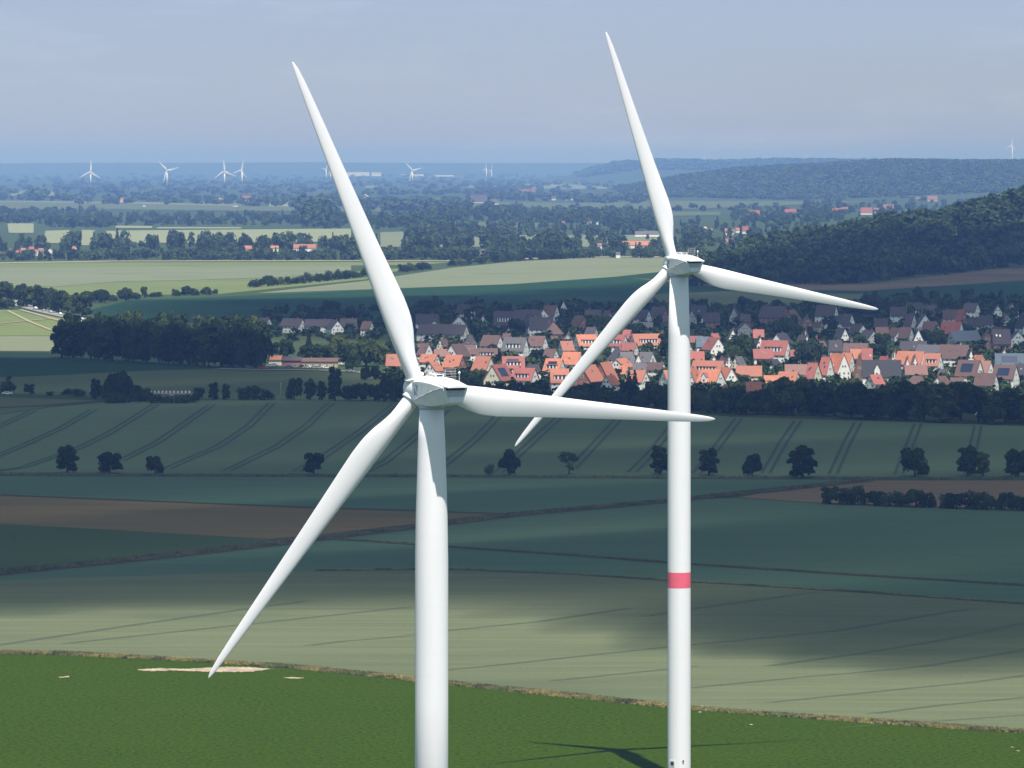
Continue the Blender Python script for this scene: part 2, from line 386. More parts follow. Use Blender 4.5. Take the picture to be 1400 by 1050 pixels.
# distant field strips (shine between the tree belts)
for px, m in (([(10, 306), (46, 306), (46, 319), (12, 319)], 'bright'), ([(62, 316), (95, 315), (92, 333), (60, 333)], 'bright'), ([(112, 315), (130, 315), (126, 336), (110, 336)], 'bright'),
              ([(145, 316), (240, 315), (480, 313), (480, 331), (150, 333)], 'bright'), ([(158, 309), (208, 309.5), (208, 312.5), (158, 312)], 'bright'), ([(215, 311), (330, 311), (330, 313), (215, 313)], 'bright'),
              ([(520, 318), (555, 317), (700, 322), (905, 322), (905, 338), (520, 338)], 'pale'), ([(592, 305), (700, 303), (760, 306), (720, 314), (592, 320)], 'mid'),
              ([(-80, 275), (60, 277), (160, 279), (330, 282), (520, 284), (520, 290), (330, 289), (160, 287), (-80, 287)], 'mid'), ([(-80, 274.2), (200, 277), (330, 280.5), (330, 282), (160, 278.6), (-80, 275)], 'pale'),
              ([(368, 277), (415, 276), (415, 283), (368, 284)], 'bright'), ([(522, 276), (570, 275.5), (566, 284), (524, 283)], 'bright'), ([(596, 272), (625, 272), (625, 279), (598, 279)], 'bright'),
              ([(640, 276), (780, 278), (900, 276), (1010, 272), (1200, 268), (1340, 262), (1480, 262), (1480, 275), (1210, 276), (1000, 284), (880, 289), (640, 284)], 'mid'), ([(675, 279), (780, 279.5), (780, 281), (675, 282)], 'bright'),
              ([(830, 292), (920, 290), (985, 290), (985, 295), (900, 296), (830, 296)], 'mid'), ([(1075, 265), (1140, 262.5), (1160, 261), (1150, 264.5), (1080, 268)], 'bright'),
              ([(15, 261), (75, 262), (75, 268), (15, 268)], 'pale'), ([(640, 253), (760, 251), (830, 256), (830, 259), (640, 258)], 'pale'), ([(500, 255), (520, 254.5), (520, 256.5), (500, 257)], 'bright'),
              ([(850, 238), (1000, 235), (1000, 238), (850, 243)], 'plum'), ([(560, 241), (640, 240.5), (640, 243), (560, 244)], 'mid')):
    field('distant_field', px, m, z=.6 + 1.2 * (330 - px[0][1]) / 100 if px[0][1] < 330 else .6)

# ------------------------------------------------------------------ hills
def hill(name, y0, y1, x0, x1, prof, mat, depth_peak=.5, ny=14, nx=40):
    """terrain swell: prof = [(px x, crest height m)], between distances y0 and y1"""
    px = [p[0] for p in prof]; hz = [p[1] for p in prof]
    def z(X, Y):
        xp = 700 + X / ((y0 + y1) / 2) * F
        hgt = np.interp(xp, px, hz) * (1 + (.05 * np.sin(X * .011 + Y * .004) + .04 * np.sin(X * .023 - Y * .007)) * (y0 < 9000)); t = (Y - y0) / (y1 - y0)
        t = np.clip(t, 0, 1); s = np.where(t < depth_peak, t / depth_peak, (1 - t) / (1 - depth_peak))
        s = s * s * (3 - 2 * s)
        return hgt * s - .5
    xs = np.linspace((x0 - 700) / F * (y0 + y1) / 2, (x1 - 700) / F * (y0 + y1) / 2, nx); ys = np.linspace(y0, y1, ny)
    V = [(x, y, float(z(x, y))) for y in ys for x in xs]
    mb = MB(); mb.add(V, [(j * nx + i, j * nx + i + 1, (j + 1) * nx + i + 1, (j + 1) * nx + i) for j in range(ny - 1) for i in range(nx - 1)], 0, True)
    tag(mb.build(name, mats_field[mat]), kind='structure')
    return z
zhill = hill('wooded_hill', 5200, 7400, 900, 1750, [(900, 0), (960, 4), (1010, 9), (1090, 13), (1140, 19), (1200, 32), (1300, 48), (1400, 66), (1500, 76), (1750, 80)], 'ground', .3)
zfar = hill('distant_hill', 13500, 20500, 780, 1900, [(780, 0), (850, 20), (930, 62), (1010, 92), (1110, 106), (1180, 117), (1220, 125), (1290, 120), (1400, 121), (1600, 124), (1900, 120)], 'ground', .5)
zfar2 = hill('distant_ridge', 24000, 33000, 700, 1700, [(700, 0), (790, 40), (840, 105), (900, 122), (990, 115), (1060, 125), (1200, 120), (1700, 115)], 'ground', .5)
zfar3 = hill('distant_ridge', 36000, 52000, -300, 1700, [(-300, 108), (0, 104), (90, 112), (200, 110), (420, 116), (560, 110), (700, 107), (900, 110), (1700, 110)], 'ground', .5)

# ------------------------------------------------------------------ trees
def unit(n):
    v = rng.normal(size=(n, 3)); return v / np.linalg.norm(v, axis=1)[:, None]
def leaf_quads(C, Nn, size):
    """quads centred at C facing Nn"""
    n = len(C); r = unit(n); u = np.cross(Nn, r); u /= np.linalg.norm(u, axis=1)[:, None] + 1e-9; w = np.cross(Nn, u)
    s = (size * rng.uniform(.6, 1.25, n))[:, None]; a = s * rng.uniform(.6, 1.1, (n, 1))
    V = np.stack([C - u * s, C - w * a, C + u * s, C + w * a], 1).reshape(-1, 3)
    return V, np.arange(4 * n).reshape(-1, 4)
def crown(blobs, n, size, jitter=.75):
    """blobs (x,y,z,rx,ry,rz); leaf clumps spread through the outer shell of each lobe"""
    vol = np.array([b[3] * b[4] + b[4] * b[5] for b in blobs]); k = np.maximum(4, (n * vol / vol.sum()).astype(int))
    Cs, Ns = [], []
    for b, m in zip(blobs, k):
        d = unit(m); d[:, 2] = np.where(d[:, 2] < -.55, -d[:, 2], d[:, 2])
        rad = rng.uniform(.62, 1.06, m) ** .6
        lump = 1 + .16 * np.sin(d[:, 0] * 5 + b[0]) * np.cos(d[:, 1] * 6 + b[2]) + .1 * np.sin(d[:, 2] * 9 + b[1])
        C = np.array(b[:3]) + d * (rad * lump)[:, None] * np.array(b[3:])
        Nn = d + jitter * unit(m); Nn /= np.linalg.norm(Nn, axis=1)[:, None]
        Cs.append(C); Ns.append(Nn)
    return leaf_quads(np.concatenate(Cs), np.concatenate(Ns), size)
WIDTH = dict(round=.86, oval=.62, broad=1.08, conifer=.42, bush=1.3, umbrella=1.0)
# unit trees: height 1, crown radius given; blob lists
def blobs_for(kind):
    B = []
    if kind == 'round':
        B = [(0, 0, .58, .30, .30, .30)]
        for i in range(9):
            a = i * 2.4 + random.random(); zz = random.uniform(.34, .86); rr = .27 * math.sin(math.acos(min(1, abs(zz - .58) / .42)))
            B.append((rr * math.cos(a), rr * math.sin(a), zz, .15, .15, .13))
    elif kind == 'oval':
        B = [(0, 0, .52, .21, .21, .38)]
        for i in range(11):
            a = i * 2.4 + random.random(); zz = .16 + .075 * i
            rr = .19 * (1 - ((zz - .5) / .5) ** 2) ** .5
            B.append((rr * math.cos(a), rr * math.sin(a), zz, .12, .12, .11))
    elif kind == 'broad':
        B = [(0, 0, .56, .40, .40, .24)]
        for i in range(12):
            a = i * 2.4 + random.random(); rr = random.uniform(.15, .42); B.append((rr * math.cos(a), rr * math.sin(a), random.uniform(.42, .84 - rr * .5), .18, .18, .14))
    elif kind == 'conifer':
        for i in range(9): B.append((0, 0, .14 + .092 * i, .20 * (1 - i / 9.3), .20 * (1 - i / 9.3), .085))
    elif kind == 'bush':
        B = [(0, 0, .42, .5, .5, .42)]
        for i in range(9):
            a = i * 2.4 + random.random(); rr = random.uniform(.2, .48); B.append((rr * math.cos(a), rr * math.sin(a), random.uniform(.25, .72), .26, .26, .24))
    elif kind == 'umbrella':
        B = [(0, 0, .68, .40, .40, .2)]
        for i in range(10):
            a = i * 2.4 + random.random(); rr = random.uniform(.15, .4); B.append((rr * math.cos(a), rr * math.sin(a), random.uniform(.52, .86), .17, .17, .11))
        B.append((.12, 0, .25, .12, .12, .09)); B.append((-.1, .05, .33, .08, .08, .06))
    return B
def fit(V, kind):
    lo, hi = np.percentile(V[:, 2], .5), np.percentile(V[:, 2], 99.5); z0 = {'umbrella': .22, 'bush': .0, 'round': .10, 'broad': .10, 'oval': .08, 'conifer': .04}[kind]
    V = V.copy(); V[:, 2] = z0 + (V[:, 2] - lo) / (hi - lo) * (1 - z0)
    r = np.percentile(np.hypot(V[:, 0], V[:, 1]), 98); V[:, :2] *= WIDTH[kind] / 2 / r
    return V
def trunk_mesh(kind):
    mb = MB(); top = {'round': .5, 'oval': .6, 'broad': .5, 'conifer': .9, 'bush': .3, 'umbrella': .6}[kind]
    mb.tube((0, 0, -.02), (.01, .005, top * .55), .032, .024, 8); mb.tube((.01, .005, top * .55), (0, .01, top), .024, .010, 7)
    for i in range(5 if kind != 'conifer' else 0):
        a = i * 1.31 + .3; h = top * (.45 + .09 * i); r = .22 if kind != 'oval' else .12
        mb.tube((.008, .004, h), (r * math.cos(a), r * math.sin(a), h + .16), .013, .005, 5)
    return mb.mesh('trunk', [M['trunk']])
PROTO = {}
for kind, n, sz in (('round', 2600, .040), ('oval', 2600, .038), ('broad', 2600, .040), ('conifer', 1300, .028), ('bush', 1200, .05), ('umbrella', 1300, .032)):
    L = []
    for v in range(3):
        V, Q = crown(blobs_for(kind), n, sz); V = fit(V, kind)
        me = {mk: np_mesh('crown', V, Q, M[mk]) for mk in ('leaf', 'leaf_light', 'leaf_needle')}
        L.append((me, trunk_mesh(kind)))
    PROTO[kind] = L
KINDW = dict(round='round-crowned tree', oval='tall oval tree', broad='broad-crowned tree', conifer='narrow pointed conifer', bush='low rounded bush', umbrella='flat-topped tree')
NTREE = [0]
def tree(kind, x, yb, hpx, wpx=None, leaf='leaf', z=0.0, label=None, group=None, name='tree'):
    p = G(x, yb, z); s = p.y / F; hgt = hpx * s
    me, tr = random.choice(PROTO[kind])
    o = link(name, None, loc=p, rz=random.uniform(0, 6.28)); o.empty_display_size = 1
    wd = hgt if wpx is None else wpx * s / WIDTH[kind]
    o.scale = (wd, wd, hgt)
    link('trunk', tr, o); link('crown', me[leaf], o)
    tag(o, label, 'bush' if kind == 'bush' else 'tree', group); NTREE[0] += 1
    o['_x'] = float(x); return o
def label_row(objs, where):
    objs = sorted(objs, key=lambda o: o['_x'])
    for i, o in enumerate(objs): o['label'] = '%s, %s from left %s' % (o['_w'], ordw(i), where)
def clean(objs):
    for o in objs:
        for k in ('_x', '_w'):
            if k in o: del o[k]
ALLT = []
# trees along the country road
for kind, x, yb, h, w, leaf, lab in (
    ('oval', 92, 646, 37, 30, 'leaf', 'tall dense tree by the road, leftmost of the roadside trees'),
    ('round', 150, 646, 27, 34, 'leaf', 'wide ragged tree by the road, second from the left'),
    ('round', 212, 648, 24, 25, 'leaf', 'small round tree by the road, third from the left'),
    ('round', 429, 648, 29, 29, 'leaf', 'round roadside tree standing alone left of the nearer tower'),
    ('bush', 669, 649, 15, 15, 'leaf_light', 'small pale shrub by the road just right of the nearer tower'),
    ('round', 696, 649, 34, 30, 'leaf', 'round roadside tree right beside the small pale shrub'),
    ('umbrella', 778, 648, 30, 29, 'leaf', 'flat-topped tree on a thin trunk by the road between the towers'),
    ('oval', 902, 648, 38, 26, 'leaf', 'dark roadside tree half hidden by the red-banded tower'),
    ('oval', 969, 649, 36, 28, 'leaf', 'leaning dark tree by the road just right of the red-banded tower'),
    ('round', 1028, 650, 29, 27, 'leaf', 'small dark round tree by the road, left of the big dense oval one'),
    ('oval', 1097, 653, 43, 39, 'leaf', 'largest dense oval tree by the road, above the hedge end'),
    ('round', 1251, 651, 38, 40, 'leaf', 'big round greyish tree by the road above the hedge'),
    ('oval', 1323, 650, 40, 30, 'leaf', 'dark roadside tree touching a smaller pale one on its right'),
    ('oval', 1344, 650, 32, 20, 'leaf_light', 'slim pale tree by the road tucked behind a darker one'),
    ('round', 1392, 651, 36, 36, 'leaf', 'dark roadside tree cut by the right edge of the photo')):
    o = tree(kind, x, yb, h, w, leaf, .3, lab, 'trees along the country road'); ALLT.append(o)

def row(specs, where, group, leafs=('leaf',), name='tree'):
    objs = []
    for sp in specs:
        kind, x, yb, h, w = sp[:5]; lf = sp[5] if len(sp) > 5 else random.choice(leafs)
        o = tree(kind, x, yb, h, w, lf, 0, None, group, 'bush' if kind == 'bush' else name)
        o['_w'] = {'leaf': 'dark ', 'leaf_light': 'light green ', 'leaf_needle': 'bluish '}[lf] + KINDW[kind]; objs.append(o)
    label_row(objs, where); ALLT.extend(objs); return objs
hd = []
for i in range(15):
    x = 1136 + i * 19.5 + random.uniform(-4, 4); hd.append(('bush' if i % 3 else 'round', x, 689 + (x - 1130) * .035, random.uniform(17, 27), random.uniform(26, 36)))
row(hd, 'in the hedge beside the bare field', 'hedge beside the bare red field')
# row in front of the village, right
fr = []
x = 690
while x < 1420:
    yb = np.interp(x, [690, 800, 1000, 1200, 1420], [552, 556, 569, 575, 583]) - random.uniform(0, 5)
    h = np.interp(x, [690, 780, 830, 940, 1040, 1080, 1420], [15, 20, 30, 30, 38, 50, 52]) * random.uniform(.72, 1.12)
    fr.append((random.choice(['round', 'broad', 'oval', 'round', 'round']), x, yb, h, h * random.uniform(.75, 1.05), random.choice(['leaf', 'leaf', 'leaf_light'])))
    x += h * random.uniform(.36, .5)
fr.append(('conifer', 860, 553, 46, 22, 'leaf')); fr.append(('conifer', 868, 556, 48, 22, 'leaf')); fr.append(('conifer', 996, 558, 34, 12, 'leaf_needle')); fr.append(('conifer', 818, 553, 30, 10, 'leaf'))
row(fr, 'along the lower village edge', 'trees along the lower village edge')
# hedge row left of the turbines
hl = [('broad', 10, 538, 18, 26), ('round', 40, 539, 14, 16), ('bush', 68, 541, 6, 12), ('bush', 92, 540, 9, 18), ('bush', 108, 542, 11, 22), ('oval', 131, 546, 28, 16), ('round', 150, 547, 28, 28), ('broad', 163, 549, 40, 36), ('bush', 160, 551, 15, 34), ('round', 182, 549, 22, 26),
      ('bush', 198, 549, 18, 28), ('round', 272, 547, 17, 16), ('oval', 292, 547, 24, 15), ('oval', 309, 547, 22, 12), ('bush', 333, 547, 17, 20), ('round', 345, 547, 20, 22), ('bush', 365, 547, 15, 22), ('round', 402, 547, 30, 24), ('oval', 424, 547, 29, 17), ('oval', 440, 547, 26, 15),
      ('oval', 458, 548, 46, 22), ('round', 478, 548, 22, 22), ('round', 495, 548, 24, 22), ('round', 512, 548, 22, 22), ('oval', 526, 549, 36, 16), ('round', 542, 549, 28, 24), ('round', 560, 549, 26, 26), ('broad', 580, 550, 24, 34), ('round', 610, 550, 22, 28), ('round', 640, 550, 20, 26), ('round', 668, 551, 18, 24),
      ('bush', 214, 551, 13, 26), ('bush', 232, 551, 11, 26), ('bush', 250, 551, 12, 28), ('bush', 264, 550, 13, 20), ('bush', 12, 519, 5, 9)]
row(hl, 'behind the tramlined field', 'tree row behind the tramlined field')
# small dark wood
wd = []
for r_, (ya, yb_, n, hh) in enumerate(((489, 505, 17, 46), (482, 494, 15, 46), (474, 482, 14, 43), (466, 470, 12, 38))):
    for i in range(n):
        t = (i + random.uniform(.2, .8)) / n; x = 78 + t * 280 + (r_ * 5 if t < .2 else 0)
        h = hh * random.uniform(.85, 1.12); wd.append((random.choice(['round', 'oval', 'broad', 'round']), x, ya + (yb_ - ya) * t, h, h * random.uniform(.62, .85), 'leaf_light' if r_ == 3 and random.random() < .7 else 'leaf'))
row(wd, 'in the small wood left of village', 'trees of the small dark wood')
# trees by the road at the left and field hedges
lr = [(random.choice(['round', 'broad', 'round', 'oval']), x, yb, h, w, lf) for x, yb, h, w, lf in ((-4, 412, 22, 26, 'leaf_light'), (10, 411, 26, 26, 'leaf_light'), (28, 410, 22, 22, 'leaf'), (33, 420, 26, 22, 'leaf'), (46, 420, 30, 26, 'leaf_light'), (58, 424, 32, 26, 'leaf'), (70, 426, 32, 24, 'leaf'), (84, 428, 30, 26, 'leaf'), (97, 431, 30, 24, 'leaf_light'), (112, 433, 34, 30, 'leaf_light'), (8, 422, 14, 30, 'leaf'))]
lr += [('round', 125, 413, 15, 18, 'leaf'), ('broad', 138, 414, 18, 26, 'leaf'), ('bush', 153, 412, 10, 18, 'leaf'), ('broad', 172, 411, 17, 24, 'leaf'), ('bush', 186, 409, 9, 16, 'leaf'), ('round', 197, 407, 15, 10, 'leaf'), ('bush', 212, 406, 7, 22, 'leaf'), ('bush', 241, 405, 10, 14, 'leaf'), ('round', 254, 404, 13, 15, 'leaf'), ('bush', 266, 404, 10, 16, 'leaf'), ('bush', 282, 403, 11, 18, 'leaf'), ('bush', 294, 402, 7, 10, 'leaf')]
row(lr, 'beside the road at the left edge', 'trees beside the left road')
fh = []
x = 346
while x < 500:
    fh.append(('bush' if random.random() < .6 else 'round', x, np.interp(x, [346, 420, 500], [393, 387, 379]), random.uniform(9, 15), random.uniform(12, 18))); x += random.uniform(8, 12)
for x in (552, 562, 573, 583): fh.append(('bush', x, 372 - (x - 552) * .12, random.uniform(9, 12), 18))
x = 618
while x < 800:
    fh.append(('bush' if random.random() < .6 else 'round', x, np.interp(x, [618, 700, 800], [364, 357, 353]), random.uniform(9, 15), random.uniform(13, 19))); x += random.uniform(9, 13)
row(fh, 'between the pale lit fields', 'hedges between the pale fields', ('leaf', 'leaf', 'leaf_light'))

# ------------------------------------------------------------------ merged woodland (masses nobody could count)
LOW = []
for kind in ('round', 'broad', 'oval', 'round', 'conifer'):
    V, Q = crown(blobs_for(kind), 260, .075, .45); V = fit(V, kind); LOW.append((V, Q))
LOW2 = []
for kind in ('round', 'broad', 'round', 'oval'):
    V, Q = crown(blobs_for(kind), 60, .15, .5); V = fit(V, kind); LOW2.append((V, Q))
def woodland(name, pts, mat, label, cat, low=LOW):
    """pts: x, y, z, height, width"""
    Vs, Qs, o = [], [], 0
    for x, y, z, h, w in pts:
        V, Q = low[rng.integers(len(low))]; a = rng.uniform(0, 6.28); c, s = math.cos(a), math.sin(a)
        P = np.stack([(V[:, 0] * c - V[:, 1] * s) * w + x, (V[:, 0] * s + V[:, 1] * c) * w + y, (V[:, 2] - .08) * h + z], 1)
        Vs.append(P); Qs.append(Q + o); o += len(P)
    return tag(link(name, np_mesh(name, np.concatenate(Vs), np.concatenate(Qs), M[mat])), label, cat, None, 'stuff')
pts = []
for i in range(1500):
    Y = 4450 + rng.uniform(0, 1) * 1550; x = rng.uniform(945, 1560)
    lim = np.interp(x, [945, 1000, 1130, 1300, 1560], [5000, 5600, 6000, 6000, 6000])
    if Y > lim or Y < np.interp(x, [945, 1180, 1300, 1400, 1560], [4460, 4530, 4930, 5280, 5500]): continue
    X = (x - 700) / F * Y; h = rng.uniform(17, 29) * (.85 if x < 1000 else 1); pts.append((X, Y, max(0, float(zhill((x - 700) / F * 6300, Y))), h, h * rng.uniform(1.0, 1.5)))
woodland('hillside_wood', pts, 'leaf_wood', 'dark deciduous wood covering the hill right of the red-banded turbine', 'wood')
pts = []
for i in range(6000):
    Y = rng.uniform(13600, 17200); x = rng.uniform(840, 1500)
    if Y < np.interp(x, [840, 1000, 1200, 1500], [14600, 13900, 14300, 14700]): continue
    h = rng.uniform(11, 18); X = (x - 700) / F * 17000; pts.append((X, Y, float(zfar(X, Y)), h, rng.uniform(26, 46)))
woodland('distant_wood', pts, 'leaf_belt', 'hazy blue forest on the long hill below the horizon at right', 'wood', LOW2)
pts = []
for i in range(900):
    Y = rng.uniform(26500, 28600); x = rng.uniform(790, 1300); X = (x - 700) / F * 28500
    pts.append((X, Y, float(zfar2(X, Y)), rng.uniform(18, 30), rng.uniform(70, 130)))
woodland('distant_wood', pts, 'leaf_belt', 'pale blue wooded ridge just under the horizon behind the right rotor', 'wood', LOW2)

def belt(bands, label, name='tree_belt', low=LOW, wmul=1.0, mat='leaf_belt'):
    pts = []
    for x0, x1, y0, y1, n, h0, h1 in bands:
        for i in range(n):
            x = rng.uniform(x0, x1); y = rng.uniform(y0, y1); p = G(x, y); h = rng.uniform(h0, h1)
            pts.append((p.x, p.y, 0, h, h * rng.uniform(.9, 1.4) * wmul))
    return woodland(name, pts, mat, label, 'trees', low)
# nearest belt behind the pale fields: low continuous wood, then taller clumps with gaps
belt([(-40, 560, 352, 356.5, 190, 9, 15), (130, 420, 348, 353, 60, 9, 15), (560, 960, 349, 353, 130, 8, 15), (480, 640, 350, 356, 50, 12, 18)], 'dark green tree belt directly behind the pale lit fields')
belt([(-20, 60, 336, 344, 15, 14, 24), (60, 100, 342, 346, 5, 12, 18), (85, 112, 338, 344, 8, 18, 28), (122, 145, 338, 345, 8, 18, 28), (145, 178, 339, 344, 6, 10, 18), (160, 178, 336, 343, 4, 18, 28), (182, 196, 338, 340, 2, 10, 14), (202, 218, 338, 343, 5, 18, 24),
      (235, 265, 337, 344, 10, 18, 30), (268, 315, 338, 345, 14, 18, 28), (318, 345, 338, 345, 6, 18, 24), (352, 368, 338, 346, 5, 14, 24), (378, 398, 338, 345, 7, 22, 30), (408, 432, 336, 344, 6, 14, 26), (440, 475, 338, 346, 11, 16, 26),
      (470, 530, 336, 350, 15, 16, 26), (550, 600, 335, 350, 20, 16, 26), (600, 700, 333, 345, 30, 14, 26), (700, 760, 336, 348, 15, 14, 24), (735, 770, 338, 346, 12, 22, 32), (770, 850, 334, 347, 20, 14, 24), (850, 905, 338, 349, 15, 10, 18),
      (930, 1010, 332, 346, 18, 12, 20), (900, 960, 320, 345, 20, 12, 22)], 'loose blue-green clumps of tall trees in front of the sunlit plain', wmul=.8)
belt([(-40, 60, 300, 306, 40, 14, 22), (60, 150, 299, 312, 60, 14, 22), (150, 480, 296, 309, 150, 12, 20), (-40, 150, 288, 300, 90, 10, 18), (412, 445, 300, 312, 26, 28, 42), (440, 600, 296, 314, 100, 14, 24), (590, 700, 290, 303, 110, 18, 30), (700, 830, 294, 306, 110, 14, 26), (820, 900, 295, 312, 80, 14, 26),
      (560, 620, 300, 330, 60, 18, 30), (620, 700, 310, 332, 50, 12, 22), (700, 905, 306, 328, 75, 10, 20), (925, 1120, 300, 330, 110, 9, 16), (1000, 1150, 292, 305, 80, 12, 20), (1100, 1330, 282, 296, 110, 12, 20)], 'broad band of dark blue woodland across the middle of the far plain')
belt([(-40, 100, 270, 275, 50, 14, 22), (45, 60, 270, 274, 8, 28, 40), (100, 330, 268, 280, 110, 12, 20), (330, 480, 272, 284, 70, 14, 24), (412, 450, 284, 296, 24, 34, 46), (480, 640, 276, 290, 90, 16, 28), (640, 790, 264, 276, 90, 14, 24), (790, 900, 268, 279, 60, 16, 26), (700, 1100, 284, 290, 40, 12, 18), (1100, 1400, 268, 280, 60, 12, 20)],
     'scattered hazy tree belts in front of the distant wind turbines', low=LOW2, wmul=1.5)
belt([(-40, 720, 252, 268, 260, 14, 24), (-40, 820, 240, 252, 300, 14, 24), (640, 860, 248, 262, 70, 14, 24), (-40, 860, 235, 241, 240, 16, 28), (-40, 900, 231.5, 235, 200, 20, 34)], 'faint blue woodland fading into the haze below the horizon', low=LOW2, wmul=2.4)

# ------------------------------------------------------------------ grass verges
def tufts(name, line, width, n, h, mat, label):
    P = [G(x, y) for x, y in densify(line, 12)]; Cs = []
    seg = np.array([(b - a).length for a, b in zip(P, P[1:])]); cum = np.concatenate([[0], np.cumsum(seg)])
    t = rng.uniform(0, cum[-1], n); i = np.clip(np.searchsorted(cum, t) - 1, 0, len(seg) - 1)
    A = np.array([tuple(p) for p in P]); f = ((t - cum[i]) / seg[i])[:, None]
    d = (A[i + 1] - A[i]) / seg[i][:, None]; nn = np.stack([-d[:, 1], d[:, 0], np.zeros(n)], 1)
    patch = .78 + .22 * np.sin(t * .06) * np.sin(t * .017 + 1)
    C = A[i] + (A[i + 1] - A[i]) * f + nn * rng.uniform(-width / 2, width / 2, (n, 1)); C[:, 2] = 0
    a = rng.uniform(0, 3.14, n); w = rng.uniform(.04, .16, n); hh = h * rng.uniform(.35, 1.25, n) * patch
    dx = np.stack([np.cos(a) * w, np.sin(a) * w, np.zeros(n)], 1); up = np.stack([rng.normal(0, .2, n), rng.normal(0, .2, n), hh], 1)
    V = np.stack([C - dx, C + dx, C + dx * .5 + up, C - dx * .5 + up], 1).reshape(-1, 3)
    return tag(link(name, np_mesh(name, V, np.arange(4 * n).reshape(-1, 4), mat)), label, 'grass', None, 'stuff')
def dry_grass(name, a, b, c):
    m, nt, bs = nodes_of(name); g = N(nt, 'ShaderNodeNewGeometry')
    col = mixc(nt, g.outputs['Random Per Island'], a, b)
    k = ramp(nt, noise(nt, g.outputs['Position'], .06, 3, .6), .42, .6); col = mixc(nt, k, col, c); k2 = ramp(nt, noise(nt, g.outputs['Position'], .16, 4, .7), .5, .62); col = mixc(nt, k2, col, tuple(v * .45 for v in c))
    nt.links.new(col, bs.inputs['Base Color']); bs.inputs['Roughness'].default_value = .9
    return m
dg1 = dry_grass('dry_grass', (.20, .165, .055), (.32, .255, .085), (.12, .13, .045)); dg2 = dry_grass('dull_grass', (.12, .125, .06), (.19, .17, .09), (.09, .10, .05))
strip('grass_verge', EDGE, 5, 'dry_verge', .12)
tufts('dry_grass_verge', EDGE, 6, 60000, .62, dg1, 'straw-coloured grass verge between the green crop and the wheat')
tufts('grass_verge', TRK, 9, 20000, .9, dg2, 'dull grass along the farm track crossing the shaded fields')
tufts('grass_verge', LC[2:], 3, 14000, .45, dg1, 'thin dry grass line between the two shaded crops')
tufts('grass_verge', LB, 4, 10000, .4, dg2, 'dull grass line bordering the upper shaded field')
tufts('grass_verge', ROADL, 10, 20000, .8, dg2, 'dull grass beside the tree-lined country road')

